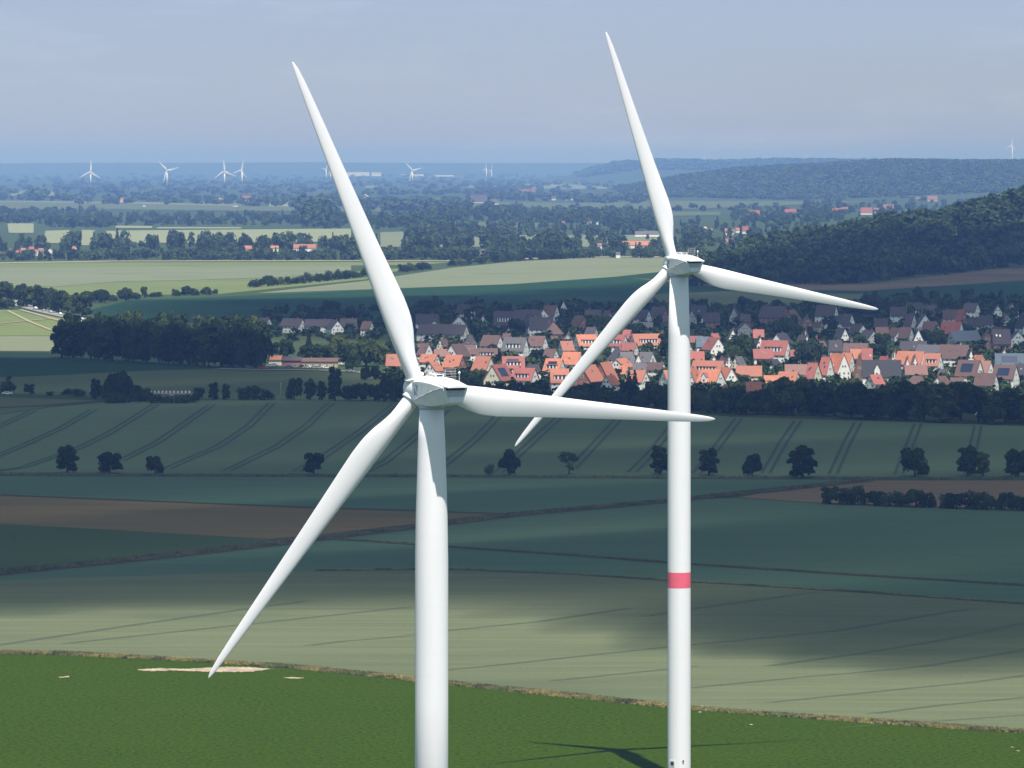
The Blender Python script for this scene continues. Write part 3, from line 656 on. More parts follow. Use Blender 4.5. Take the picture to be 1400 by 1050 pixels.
# ------------------------------------------------------------------ houses
def window_mesh():
    mb = MB(); mb.box(-.6, .6, -.05, .0, -.7, .7, 0); mb.box(-.48, .48, -.07, -.045, -.58, .58, 1); mb.box(-.03, .03, -.09, -.06, -.58, .58, 0); return mb.mesh('window', [M['frame'], M['win']])
WINM = window_mesh()
def door_mesh():
    mb = MB(); mb.box(-.6, .6, -.05, 0, 0, 2.15, 1); mb.box(-.48, .48, -.08, -.04, .02, 2.05, 0); return mb.mesh('door', [M['door'], M['frame']])
DOORM = door_mesh()
HOUSES = []
def house(x0, x1, yr, ye, kind='r', roof='orange', wall='white', hw=5.0, ex='', depth=None, grp='houses of the village', cat='house', name='house', small=False, yaw=None):
    """roof seen from x0 to x1, ridge at row yr, eave at row ye"""
    D = F * (H - hw) / (ye - HY); s = D / F
    cx = ((x0 + x1) / 2 - 700) * s; wpx = (x1 - x0) * s; rise = max(1.0, (ye - yr) * s * .98)
    jit = random.uniform(-5, 5)
    yaw0 = {'r': 0, 'R': -24, 'L': 24, 'g': -90, 'gl': 62, 'gr': -62, 'h': 0}[kind] + jit
    if yaw is not None: yaw0 = yaw
    th = R(yaw0)
    if kind in 'rRLh': W = depth or min(12.5, max(6, rise * 1.9)); L = max(5.0, (wpx - abs(math.sin(th)) * W * .6) / math.cos(th))
    else: W = wpx / abs(math.sin(th)); L = depth or max(9, W * 1.25)
    o = .35 if not small else .2
    root = link(name, None, loc=(cx, D + (W / 2 if kind in 'rRLh' else L / 2), 0), rz=th)
    hr = hw + rise; ov = .45; sl = rise / (W / 2)
    rm = M['roof_' + roof]; wm = M['wall_' + wall]
    lx, wy = L / 2, W / 2
    mb = MB()
    if kind == 'h':
        mb.box(-lx, lx, -wy, wy, 0, hw)
        mb.build('wall', wm, root)
        r = MB(); hx = max(.4, lx - wy); e = ov; zz = hw - e * sl + .05
        r.add([(-lx - e, -wy - e, zz), (lx + e, -wy - e, zz), (lx + e, wy + e, zz), (-lx - e, wy + e, zz), (-hx, 0, hr), (hx, 0, hr)],
              [(0, 1, 5, 4), (1, 2, 5), (2, 3, 4, 5), (3, 0, 4), (3, 2, 1, 0)])
        ro = r.build('roof', rm, root)
    else:
        mb.add([(-lx, -wy, 0), (lx, -wy, 0), (lx, wy, 0), (-lx, wy, 0), (-lx, -wy, hw), (lx, -wy, hw), (lx, wy, hw), (-lx, wy, hw), (-lx, 0, hr), (lx, 0, hr)],
               [(0, 1, 5, 4), (2, 3, 7, 6), (1, 2, 6, 9, 5), (3, 0, 4, 8, 7), (0, 3, 2, 1)])
        mb.build('wall', wm, root)
        r = MB(); e = ov; t = .28; dn = .04
        for sg in (-1, 1):
            ring = [(0, hr + t + dn), (0, hr + dn), (sg * (wy + e), hw - e * sl + dn), (sg * (wy + e), hw - e * sl + t + dn)]
            xa, xb = -lx - o, lx + o
            r.add([(xa, y, z) for y, z in ring] + [(xb, y, z) for y, z in ring],
                  [(0, 4, 7, 3), (1, 2, 6, 5), (2, 3, 7, 6), (0, 3, 2, 1), (4, 5, 6, 7)] if sg > 0 else [(0, 3, 7, 4), (1, 5, 6, 2), (2, 6, 7, 3), (0, 1, 2, 3), (4, 7, 6, 5)])
        ro = r.build('roof', rm, root)
    if not small:
        c = MB(); px = random.choice((-.25, .22)) * L
        c.box(px - .35, px + .35, .35, 1.05, hr - 1.2, hr + 1.0); c.box(px - .42, px + .42, .28, 1.12, hr + 1.0, hr + 1.15); c.build('chimney', M['chim'], ro)
    if 'd' in ex:                                        # shed dormer band on the roof front
        d = MB(); a = -.32 * L; b = .32 * L; zc = hw + rise * .22; yf = -wy * (1 - .22) - .15
        d.box(a, b, yf, yf + wy * .55, zc, zc + rise * .34, 0); d.box(a - .3, b + .3, yf - .3, yf + wy * .62, zc + rise * .34, zc + rise * .34 + .2, 1)
        n = max(2, int((b - a) / 1.9))
        for i in range(n): xx = a + (i + .5) * (b - a) / n; d.box(xx - .55, xx + .55, yf - .04, yf, zc + .25, zc + rise * .34 - .15, 2)
        d.build('dormer', [wm, rm, M['win']], ro)
    if 'p' in ex:                                        # gabled dormer
        d = MB(); q = L * random.choice((-.12, .1)); w2 = 1.6; zc = hw + .1; zt = hw + rise * .45; zp = hw + rise * .8; yf = -wy - .1
        d.add([(q - w2, yf, zc), (q + w2, yf, zc), (q + w2, yf, zt), (q, yf, zp), (q - w2, yf, zt), (q - w2, 0, zc), (q + w2, 0, zc), (q + w2, 0, zt), (q, 0, zp), (q - w2, 0, zt)],
              [(0, 1, 2, 3, 4), (1, 6, 7, 2), (5, 0, 4, 9)], 0)
        d.add([(q - w2 - .2, yf - .3, zt - .1), (q, yf - .3, zp + .15), (q, .2, zp + .15), (q - w2 - .2, .2, zt - .1), (q + w2 + .2, yf - .3, zt - .1), (q + w2 + .2, .2, zt - .1)], [(0, 1, 2, 3), (1, 4, 5, 2)], 1)
        d.box(q - .5, q + .5, yf - .05, yf, zc + .5, zc + 1.6, 2); d.build('dormer', [wm, rm, M['win']], ro)
    if 's' in ex:                                        # solar panels lying on the front slope
        d = MB(); a = -.30 * L; b = .25 * L; y1 = -wy * .80; y2 = -wy * .25; z1 = hw + rise * .20 + .45; z2 = hw + rise * .75 + .45
        d.add([(a, y1, z1), (b, y1, z1), (b, y2, z2), (a, y2, z2), (a, y1, z1 - .1), (b, y1, z1 - .1), (b, y2, z2 - .1), (a, y2, z2 - .1)], [(0, 1, 2, 3), (0, 4, 5, 1), (1, 5, 6, 2), (2, 6, 7, 3), (3, 7, 4, 0)])
        d.build('solar_panel', M['solar'], ro)
    if 'k' in ex or not small:                           # rooflights
        for i in range(random.choice((0, 1, 2))):
            if kind == 'h' or ex: break
            d = MB(); q = L * random.uniform(-.35, .35); f0 = random.uniform(.3, .6); ya, yb2 = -wy * (1 - f0), -wy * (1 - f0 - .14); za, zb = hw + rise * f0 + .36, hw + rise * (f0 + .14) + .36
            d.add([(q - .5, ya, za), (q + .5, ya, za), (q + .5, yb2, zb), (q - .5, yb2, zb)], [(0, 1, 2, 3)]); d.build('rooflight', M['win'], ro)
    # windows on the two faces turned to the viewer, and a door
    if not small:
        nf = max(2, min(5, int(L / 3.2)))
        for lv in ((1.6,) if hw < 4 else (1.5, 3.9)):
            for i in range(nf):
                link('window', WINM, root, ((i + .5) / nf * L - lx + .1, -wy, lv))
        sx = 1 if (kind in ('R', 'g', 'gr') or (kind == 'r' and yaw0 < 0)) else -1
        ng = 2 if W < 9 else 3
        for lv in ((1.6,) if hw < 4 else (1.5, 3.9)):
            for i in range(ng): link('window', WINM, root, (sx * lx, (i + .5) / ng * W - wy, lv), sx * R(90))
        if kind != 'h' and rise > 2.6:
            for q in ((-.9, .9) if rise > 3.4 else (0,)): link('window', WINM, root, (sx * lx, q, hw + rise * .3), sx * R(90))
        link('door', DOORM, root, (lx * .05, -wy - .02, 0))
    tag(root, None, cat, grp); HOUSES.append(dict(o=root, x=(x0 + x1) / 2, yr=yr, ye=ye, k=kind, roof=roof, wall=wall, ex=ex, D=D, x0=x0, x1=x1)); return root

HS = '''528 556 485 500 r orange white
574 600 485 495 R orange white
585 601 496 507 gl orange white
607 636 486 502 R orange brick
647 675 488 506 R orange cream
670 694 499 520 gl red cream s
686 717 488 503 r red white ds
615 635 471 487 gl brown white
634 650 472 484 r brown white
572 590 470 485 R brown white
594 626 478 487 r pink white
658 687 459 473 R brown white
687 722 462 480 R grey white d
651 680 477 488 r brown white d
675 703 426 444 r purple white d
703 740 424 440 r purple white
571 640 444 457 R purple white
615 639 432 446 g purple white
586 601 439 446 g purple white
624 648 417 428 R dark white
655 665 432 440 g dark white
568 600 430 442 r dark white
700 735 504 520 R red white d
717 736 430 447 gr dark white
734 752 423 435 g dark white
724 756 434 450 r dark white
744 770 441 456 h brown brick
764 777 412 426 g purple white
742 764 418 432 R brown white
722 748 460 473 R brown white
764 784 467 479 L orange white
768 785 456 467 g grey grey
785 817 458 473 L orange white d
744 772 491 508 R orange white ds
768 797 482 498 R orange white
752 778 505 523 r orange white d
832 858 458 473 R red white d
862 905 457 472 L orange white d
848 872 469 479 R red white
830 858 474 491 h dark white
845 868 482 498 L grey white
866 880 484 501 g grey white
873 896 482 495 R grey white
885 910 496 506 R brown white
792 817 500 521 gl orange brick
817 839 496 519 gl orange brick
827 842 514 526 gl orange white
838 860 491 502 gl orange white
858 887 507 522 R orange white
904 930 507 523 L orange white
865 893 441 450 r grey white
946 993 494 510 R orange white d
956 990 506 523 R orange white p
984 1004 503 521 gr orange white
940 955 504 521 gl orange white
1007 1042 501 514 r orange cream
1021 1041 523 534 r orange white
1045 1065 514 523 r orange white
1064 1094 509 521 R orange cream
1074 1104 499 512 r pink white
990 1001 528 535 r pink white
1040 1081 466 485 R red white d
1030 1057 478 490 r red white
1080 1097 479 487 r red white
966 987 462 478 gr red white
936 961 460 468 r red white
952 970 461 474 r bluegrey white
996 1007 450 462 g dark white
1007 1029 441 452 g dark grey
1034 1044 460 472 g dark white
1074 1092 424 438 gl brown timber
1096 1112 432 442 g brown timber
1040 1078 419 434 R purple brick
1060 1078 456 470 gl dark white
1103 1123 497 517 R red cream
1122 1139 489 512 R red white
1137 1156 484 508 gr orange white p
1151 1169 483 503 R orange white
1163 1184 478 490 r orange white
1179 1194 477 494 r red white
1168 1184 484 511 g orange timber
1154 1188 470 483 r brown tan
1134 1152 466 480 r dark white
1180 1233 493 515 r black white p
1187 1208 513 525 L red white
1226 1268 481 498 R orange white
1246 1256 487 503 g orange white
1236 1246 489 506 g orange white
1264 1290 484 500 R orange white d
1238 1268 500 512 r pink cream
1236 1272 514 528 h brown white
1280 1297 515 527 gl brown white
1254 1290 472 485 R grey white
1231 1268 467 480 r dark white
1217 1236 449 460 gr brown white
1230 1250 448 462 R brown white
1248 1264 450 468 g dark white
1253 1275 430 446 g purple white
1238 1254 430 446 R purple white
1262 1284 440 452 R brown white
1276 1288 444 462 g dark white
1287 1318 440 457 R red white
1297 1341 453 466 L bluegrey white
1286 1328 472 490 R brown white
1322 1332 478 494 g dark white
1340 1363 453 468 g brown timber
1358 1382 451 470 r purple brick
1382 1403 453 465 g dark white
1394 1410 430 448 gr dark white
1375 1392 416 427 g purple white
1359 1370 418 427 g purple white
1309 1345 493 514 R brown white s
1336 1360 494 512 R pink white
1334 1366 511 527 R brown white
1362 1402 484 499 r bluegrey white s
1359 1394 500 518 R brown white s
1390 1412 498 512 r dark white
1290 1312 424 436 r brown white
1309 1322 424 438 R red brick
1136 1160 432 446 gl dark white
1150 1168 430 441 R dark white
1145 1158 449 463 gr black white
1166 1182 444 456 gr purple white
1180 1198 452 464 gr purple grey
1198 1216 448 462 r brown white
1116 1146 418 432 R purple white
1300 1318 517 526 r brown white
353 370 435 444 R purple white
384 416 436 446 R purple white
416 455 437 446 r purple white
449 465 438 449 gr purple white
494 510 440 450 R brown white
465 488 436 446 r purple brick
945 966 418 433 r dark white
940 953 424 437 g dark grey
962 985 428 440 r purple brick
998 1010 421 434 g dark grey
1012 1026 430 440 r purple brick
890 913 420 432 R purple brick
838 862 428 440 r purple white
868 890 424 436 R purple white
800 822 424 434 r purple brick
785 800 432 446 gr brown brick
800 818 448 460 R purple grey
1318 1340 415 426 R purple white
1340 1358 432 444 r purple white
1218 1240 420 432 r purple white
1196 1214 436 448 r purple brick
1322 1344 436 446 r dark white
1240 1262 414 424 r dark white
1262 1284 418 428 R purple brick
'''
for ln in HS.strip().split('\n'):
    t = ln.split(); house(*map(float, t[:4]), t[4], t[5], t[6], ex=t[7] if len(t) > 7 else '')
nf_, tr_ = 0, 0
while nf_ < 46 and tr_ < 5000:
    tr_ += 1
    ye = random.uniform(432, 518); x = random.uniform(560 if ye > 470 else 520, 1398); wd_ = random.uniform(11, 20) * (ye - 220) / 270; rh = wd_ * random.uniform(.5, .75)
    if ye < 446 and 880 < x < 1160: continue
    if any(x + wd_ / 2 + 1 > q['x0'] and x - wd_ / 2 - 1 < q['x1'] and abs(ye - q['ye']) < 9 for q in HOUSES): continue
    k_ = random.choice(['r', 'R', 'L', 'g', 'gl', 'gr', 'h']); wd_ *= .62 if k_[0] == 'g' else 1
    house(x - wd_ / 2, x + wd_ / 2, ye - rh, ye, k_, random.choice(['dark', 'brown', 'grey', 'purple', 'dark', 'brown', 'red'] if ye < 490 else ['orange', 'brown', 'grey', 'red', 'dark']), random.choice(['white', 'white', 'white', 'cream', 'brick']), hw=4.2); nf_ += 1
ROOFW = dict(orange='orange-roofed', red='red-roofed', brown='brown-roofed', grey='grey-roofed', black='black-roofed', dark='dark-roofed', purple='slate-roofed', pink='pink-roofed', bluegrey='blue-roofed')
def oriw(h):
    k = h['k']
    e = 'with dormer band' if 'd' in h['ex'] else 'with solar panels' if 's' in h['ex'] else 'with gabled dormer' if 'p' in h['ex'] else ''
    return e or {'r': 'seen side on', 'R': 'gable to right', 'L': 'gable to left', 'g': 'gable facing viewer', 'gl': 'gable turned left', 'gr': 'gable turned right', 'h': 'with hipped roof'}[k]
def zone(h):
    rw = 'front rows' if h['ye'] > 494 else 'middle rows' if h['ye'] > 464 else 'back rows'
    zx = 'left of nearer turbine' if h['x'] < 520 else 'left of banded tower' if h['x'] < 926 else 'right of banded tower'
    return rw, zx
from collections import defaultdict
gp = defaultdict(list)
for h in HOUSES: gp[(ROOFW[h['roof']] + ' ' + h['wall'] + ' house ' + oriw(h),) + zone(h)].append(h)
for (desc, rw, zx), hs in gp.items():
    hs.sort(key=lambda h: h['x'])
    for i, h in enumerate(hs):
        h['o']['label'] = '%s, %s %s%s' % (desc, rw, zx, (', %s from left' % ordw(i)) if len(hs) > 1 else ', the only one')
VIL = list(HOUSES)

# the low timber hall, and distant buildings
def lone(x0, x1, yr, ye, roof, wall, hw, label, cat='building', grp=None, small=True, kind='r', name='hall'):
    r = house(x0, x1, yr, ye, kind, roof, wall, hw=hw, small=small, grp=grp, cat=cat, name=name); HOUSES.pop(); r['label'] = label; return r
lone(413, 462, 490, 494.5, 'brown', 'tan', 3.5, 'long low tan hall beside the car park left of the nearer rotor', small=False)
lone(367, 385, 487, 492, 'orange', 'white', 3.5, 'small orange-roofed building at the right end of the dark wood')
lone(385, 412, 488.5, 493, 'purple', 'brick', 3.5, 'low dark-roofed shed between the dark wood and the tan hall')
for x0, x1, yr, ye, roof, wall, lab in (
    (333, 344, 336, 340, 'orange', 'cream', 'short red-roofed barn behind the pale fields, left of two longer ones'),
    (353, 381, 336, 339, 'orange', 'white', 'long red-roofed barn behind the pale fields, middle one of three'),
    (401, 432, 334, 339, 'orange', 'white', 'longest red-roofed barn behind the pale fields, left of the near blade'),
    (848, 897, 330, 335, 'orange', 'white', 'long orange-roofed farm building left of the far rotor hub'),
    (868, 905, 316, 320, 'grey', 'white', 'pale curved greenhouse hall behind the orange farm building'),
    (569, 587, 340, 344, 'grey', 'white', 'white hall behind the hedge, leftmost of four in a line'),
    (596, 613, 341, 344, 'grey', 'white', 'white hall behind the hedge, second of four in a line'),
    (620, 645, 341, 344, 'grey', 'white', 'white hall behind the hedge, third and longest of four in a line'),
    (657, 673, 341, 344, 'grey', 'white', 'white hall behind the hedge, rightmost of four in a line')):
    lone(x0, x1, yr, ye, roof, wall, 5, lab)
far = []
for x, y, w, roof in ((2, 349, 7, 'red'), (16, 344, 7, 'orange'), (23, 346, 7, 'red'), (31, 343, 7, 'orange'), (38, 346, 6, 'grey'), (43, 341, 7, 'red'), (49, 345, 7, 'orange'), (56, 343, 7, 'pink'), (62, 346, 6, 'red'), (68, 343, 6, 'orange'), (76, 345, 5, 'pink'), (101, 340, 6, 'orange'), (103, 337, 5, 'red')):
    far.append((x, y, w, roof, 'far left hamlet behind pale fields', 'hamlet behind the pale fields'))
for x, y, w, roof in ((964, 312, 6, 'red'), (971, 316, 7, 'orange'), (997, 318, 12, 'orange'), (1008, 315, 7, 'orange'), (1022, 316, 14, 'red'), (998, 332, 12, 'pink'), (1032, 294, 14, 'red'), (1055, 294, 8, 'grey'), (1063, 294, 8, 'grey'), (1081, 293, 16, 'red'), (1145, 291, 14, 'red'), (1155, 288, 10, 'pink'), (1185, 291, 16, 'red'), (1200, 289, 10, 'pink'), (1215, 286, 15, 'pink'), (1256, 273, 9, 'grey'), (1275, 274, 14, 'pink'), (1316, 274, 6, 'grey'), (1336, 268, 12, 'pink')):
    far.append((x, y, w, roof, 'hamlets beyond the wooded hill', 'hamlets beyond the wooded hill'))
for x, y, w, roof in ((168, 274, 7, 'orange'), (300, 273, 6, 'red'), (304, 276, 9, 'orange'), (337, 273, 12, 'red'), (321, 281, 7, 'grey'), (278, 276, 6, 'grey'), (197, 281, 4, 'grey'), (433, 269, 6, 'grey'), (446, 269, 6, 'grey'), (500, 269, 8, 'pink'), (643, 269, 6, 'red'), (655, 276, 22, 'grey'), (676, 278, 12, 'grey'), (716, 265, 14, 'pink'), (726, 263, 10, 'red'), (778, 272, 10, 'grey'), (804, 271, 8, 'grey'), (757, 272, 6, 'grey'), (853, 308, 6, 'pink'), (806, 305, 6, 'grey'), (818, 305, 5, 'grey'), (770, 305, 5, 'pink'), (820, 336, 6, 'pink'), (714, 345, 5, 'grey'), (737, 345, 4, 'grey'), (845, 348, 6, 'grey'), (880, 340, 8, 'grey')):
    far.append((x, y, w, roof, 'scattered houses of the hazy plain', 'scattered houses on the far plain'))
far.sort(key=lambda f: (f[4], f[0])); cnt = defaultdict(int)
for x, y, w, roof, where, grp in far:
    i = cnt[where]; cnt[where] += 1
    w = max(w, 4); lone(x - w / 2, x + w / 2, y - w * .42 - .6, y - .4, roof, 'white', 5, 'tiny %s house, %s from left in the %s' % (ROOFW[roof], ordw(i), where), 'house', grp, True, random.choice(['r', 'R', 'L', 'g']) if w < 9 else 'r', 'house')
for x0, x1, y0, y1, lab in ((474, 505, 235, 241, 'long white factory hall far off, right of the near raised blade'), (508, 521, 235.5, 241, 'short white factory hall far off, right end of the pair'), (548, 580, 238, 241, 'pale low factory hall far off below the lone distant turbine'), (592, 620, 239, 241.5, 'faint pale hall far off right of the lone distant turbine'),
                            (733, 740, 229.5, 234, 'faint white block near the horizon, left of a trio'), (748, 757, 229, 234, 'faint white block near the horizon, middle of a trio'), (763, 769, 229.5, 234, 'faint white block near the horizon, right of a trio')):
    D = G(0, y1).y; s = D / F; root = link('hall', None, loc=(((x0 + x1) / 2 - 700) * s, D, 0)); w = (x1 - x0) * s / 2; h = (y1 - y0) * s
    MB().box(-w, w, 0, 60, 0, h).build('wall', M['wall_white'], root); MB().box(-w - 1, w + 1, -1, 61, h, h + 2).build('roof', M['roof_grey'], root)
    tag(root, lab, 'building', 'factory halls far away')

# ------------------------------------------------------------------ village trees and shrubs
VT = []
def blocked(x, yb, h, w):
    D = G(x, yb).y
    for q in VIL:
        if q['D'] > D - 4 and q['x0'] - w * .35 < x < q['x1'] + w * .35 and yb - h < q['ye'] + 4: return True
        if abs(q['D'] - D) < 14 and q['x0'] - 4 < x < q['x1'] + 4: return True
    return False
spec = [('broad', 710, 486, 25, 28, 'leaf'), ('conifer', 758, 480, 18, 8, 'leaf_light'), ('broad', 1108, 500, 36, 40, 'leaf_needle'), ('broad', 500, 501, 38, 46, 'leaf_light'), ('round', 478, 499, 28, 34, 'leaf'), ('round', 520, 498, 28, 28, 'leaf_light'), ('round', 440, 495, 24, 30, 'leaf'), ('round', 420, 493, 22, 26, 'leaf'), ('round', 392, 488, 24, 22, 'leaf'), ('round', 372, 486, 18, 20, 'leaf'), ('broad', 1020, 500, 42, 36, 'leaf'), ('broad', 1000, 504, 34, 30, 'leaf'), ('round', 1045, 510, 18, 22, 'leaf_light'), ('round', 655, 468, 30, 30, 'leaf'), ('round', 708, 456, 20, 28, 'leaf'), ('broad', 870, 460, 18, 30, 'leaf'), ('oval', 910, 492, 38, 22, 'leaf'), ('round', 895, 505, 18, 16, 'leaf'), ('broad', 1282, 476, 26, 26, 'leaf'), ('broad', 1078, 466, 34, 40, 'leaf'), ('oval', 1138, 458, 26, 18, 'leaf'), ('round', 1175, 484, 26, 30, 'leaf'), ('round', 1200, 494, 24, 28, 'leaf'), ('round', 1208, 478, 22, 28, 'leaf'), ('broad', 1305, 492, 16, 30, 'leaf'), ('round', 1192, 430, 24, 30, 'leaf'), ('oval', 1255, 414, 22, 16, 'leaf'), ('broad', 800, 452, 22, 40, 'leaf'), ('broad', 820, 456, 24, 40, 'leaf'), ('round', 845, 466, 24, 26, 'leaf'), ('oval', 533, 446, 32, 18, 'leaf'), ('oval', 480, 448, 28, 18, 'leaf'), ('round', 612, 444, 14, 20, 'leaf'), ('oval', 596, 424, 20, 12, 'leaf'), ('round', 430, 438, 14, 24, 'leaf'), ('round', 452, 437, 14, 22, 'leaf'), ('round', 520, 456, 20, 22, 'leaf'), ('round', 590, 464, 14, 12, 'leaf'), ('round', 606, 465, 14, 12, 'leaf'), ('round', 622, 466, 14, 12, 'leaf')]
for s in spec: VT.append(s)
tries = 0
while len(VT) < 40 + 72 and tries < 6000:
    tries += 1
    yb = rng.uniform(428, 552); x = rng.uniform(max(370, 560 - (552 - yb) * 2), 1410); s = G(x, yb).y / F; h = rng.uniform(7, 15) / s; w = h * rng.uniform(.7, 1.0)
    if blocked(x, yb, h, w): continue
    VT.append((random.choice(['round', 'round', 'oval', 'broad', 'conifer']), x, yb, h, None, random.choice(['leaf', 'leaf', 'leaf_light', 'leaf_needle'])))
for nm, lo, hi in (('in the front village gardens', 494, 600), ('among the middle house rows', 462, 494), ('among the back house rows', 0, 462)):
    row([v for v in VT if lo <= v[2] < hi], nm, 'trees among the village houses')
clean(ALLT)
pts = []
for i in range(5200):
    yb = rng.uniform(424, 566); x = rng.uniform(360, 1430); p = G(x, yb); s = p.y / F; h = 1.2 + 7.5 * rng.uniform() ** 1.7
    if yb > np.interp(x, [360, 560, 800, 1000, 1430], [470, 545, 553, 566, 580]): continue
    if x < 528 and yb > 468: continue
    if any(abs(q['D'] + 5 - p.y) < 12 and q['x0'] - 2 < x < q['x1'] + 2 for q in VIL): continue
    pts.append((p.x, p.y, 0, h, h * rng.uniform(1.0, 2.0)))
for i in range(420):                                        # wooded gardens above the village
    x = rng.uniform(560, 1440); yb = rng.uniform(np.interp(x, [560, 900, 1000, 1200, 1440], [426, 424, 424, 412, 408]), 440); p = G(x, yb)
    if x > 880 and x < 1170 and yb < 424: continue
    h = rng.uniform(5, 13); pts.append((p.x, p.y, 0, h, h * rng.uniform(.9, 1.3)))
woodland('garden_shrubs', pts, 'leaf_garden', 'dense green hedges and shrubs between the village houses', 'shrubs', LOW2)

# ------------------------------------------------------------------ cars, bridge, poles
def car_mesh(col, name):
    m = plain(name, col, .35, .03, 1, .5)
    b = MB(); prof = [(-2.1, .35), (2.1, .35), (2.15, .75), (1.2, .92), (.65, 1.42), (-1.0, 1.42), (-1.7, .95), (-2.15, .85)]
    b.rings([[(x, -.85, z) for x, z in prof], [(x, .85, z) for x, z in prof]], 0, smooth=False)
    g = MB(); pr = [(1.05, .95), (.6, 1.36), (-.95, 1.36), (-1.5, .98)]
    g.rings([[(x, -.87, z) for x, z in pr], [(x, .87, z) for x, z in pr]], 0, smooth=False)
    w = MB(); w.tube((0, -.12, 0), (0, .12, 0), .34, .34, 14)
    return b.mesh('body', [m]), g.mesh('window', [M['win']]), w.mesh('wheel', [M['dark']])
CARS = {k: car_mesh(c, 'car_paint_' + k) for k, c in dict(white=(.75, .75, .75), silver=(.45, .46, .48), red=(.45, .02, .03), blue=(.05, .12, .35), black=(.03, .03, .03)).items()}
carl = []
def car(x, y, colr, where, rz=0.0, sc=1.0):
    r = link('car', None, loc=G(x, y) + Vector((0, 0, .53)), rz=rz); r.scale = (sc, sc, sc)
    b, g, w = CARS[colr]; link('body', b, r); link('window', g, r)
    for sx in (-1.35, 1.35):
        for sy in (-.78, .78): link('wheel', w, r, (sx, sy, .34))
    carl.append((x, r, colr, where)); tag(r, None, 'car', 'cars ' + where)
for x, y, c in ((4, 411.4, 'white'), (36, 419.7, 'white'), (48, 423, 'white'), (60, 426, 'white'), (69, 428.2, 'silver'), (82, 431, 'white'), (112, 438, 'silver')): car(x, y, c, 'on the pale left road', R(-60), 1.2)
for x, y, c in ((361, 503, 'red'), (369, 500, 'white'), (375, 499, 'silver'), (395, 501.5, 'blue'), (404, 501, 'silver'), (413, 501, 'black'), (421, 502, 'white'), (429, 502, 'silver'), (437, 502.3, 'silver'), (446, 502.4, 'white'), (478, 507, 'silver'), (488, 508.5, 'silver'), (496, 509, 'white'), (503, 509, 'white'), (465, 497.5, 'white'), (473, 498, 'white'), (481, 499, 'silver'), (398, 493.5, 'white'), (405, 493.3, 'silver')): car(x, y + 2.6, c, 'in the car park by the tan hall', random.uniform(-.4, .4), 1.15)
car(10, 541, 'white', 'on the lane behind the left hedge', .1, 1.3); car(1385, 568, 'white', 'among trees at the right edge', .2, 1.3); car(1340, 570, 'silver', 'among trees at the right edge', .1, 1.3)
gp = defaultdict(list)
for x, r, c, wh in carl: gp[(c, wh)].append((x, r))
for (c, wh), L in gp.items():
    L.sort(key=lambda t: t[0])
    for i, (x, r) in enumerate(L): r['label'] = '%s car %s, %s' % (c, wh, ('%s %s one from left' % (ordw(i), c)) if len(L) > 1 else 'the only %s one' % c)
# brick-red and white parapet bridge
p = G(234, 548); s = p.y / F; br = link('footbridge', None, loc=p)
hw = 29 * s; mb = MB(); mb.box(-hw, hw, 0, 4, 3.6, 4.2); mb.box(-hw, -hw + 1.5, 0, 4, 0, 3.6); mb.box(hw - 1.5, hw, 0, 4, 0, 3.6); mb.box(-1, 1, .2, 3.8, 0, 3.6); mb.build('deck', M['wall_grey'], br)
mb = MB(); n = 22
for i in range(n): x = -hw + (i + .5) * 2 * hw / n; mb.box(x - hw / n * .98, x + hw / n * .98, -.1, 0, 4.2, 5.3, i % 2)
mb.build('railing', [M['frame'], M['roof_red']], br)
tag(br, 'low bridge with a red and white railing among the trees', 'bridge')
for x, y, h, lab in ((238, 553, 20, 'thin grey pole in front of the red and white railing'), (384, 549, 26, 'thin grey pole left of the nearer turbine, among hedge trees')):
    p = G(x, y); s = p.y / F; r = link('utility_pole', None, loc=p); MB().tube((0, 0, -.2), (0, 0, h * s), .14, .10, 8).build('mast', M['steel'], r); MB().box(-.5, .5, -.08, .08, h * s - .5, h * s - .35).build('crossarm', M['steel'], r); tag(r, lab, 'pole', 'thin poles by the hedge')

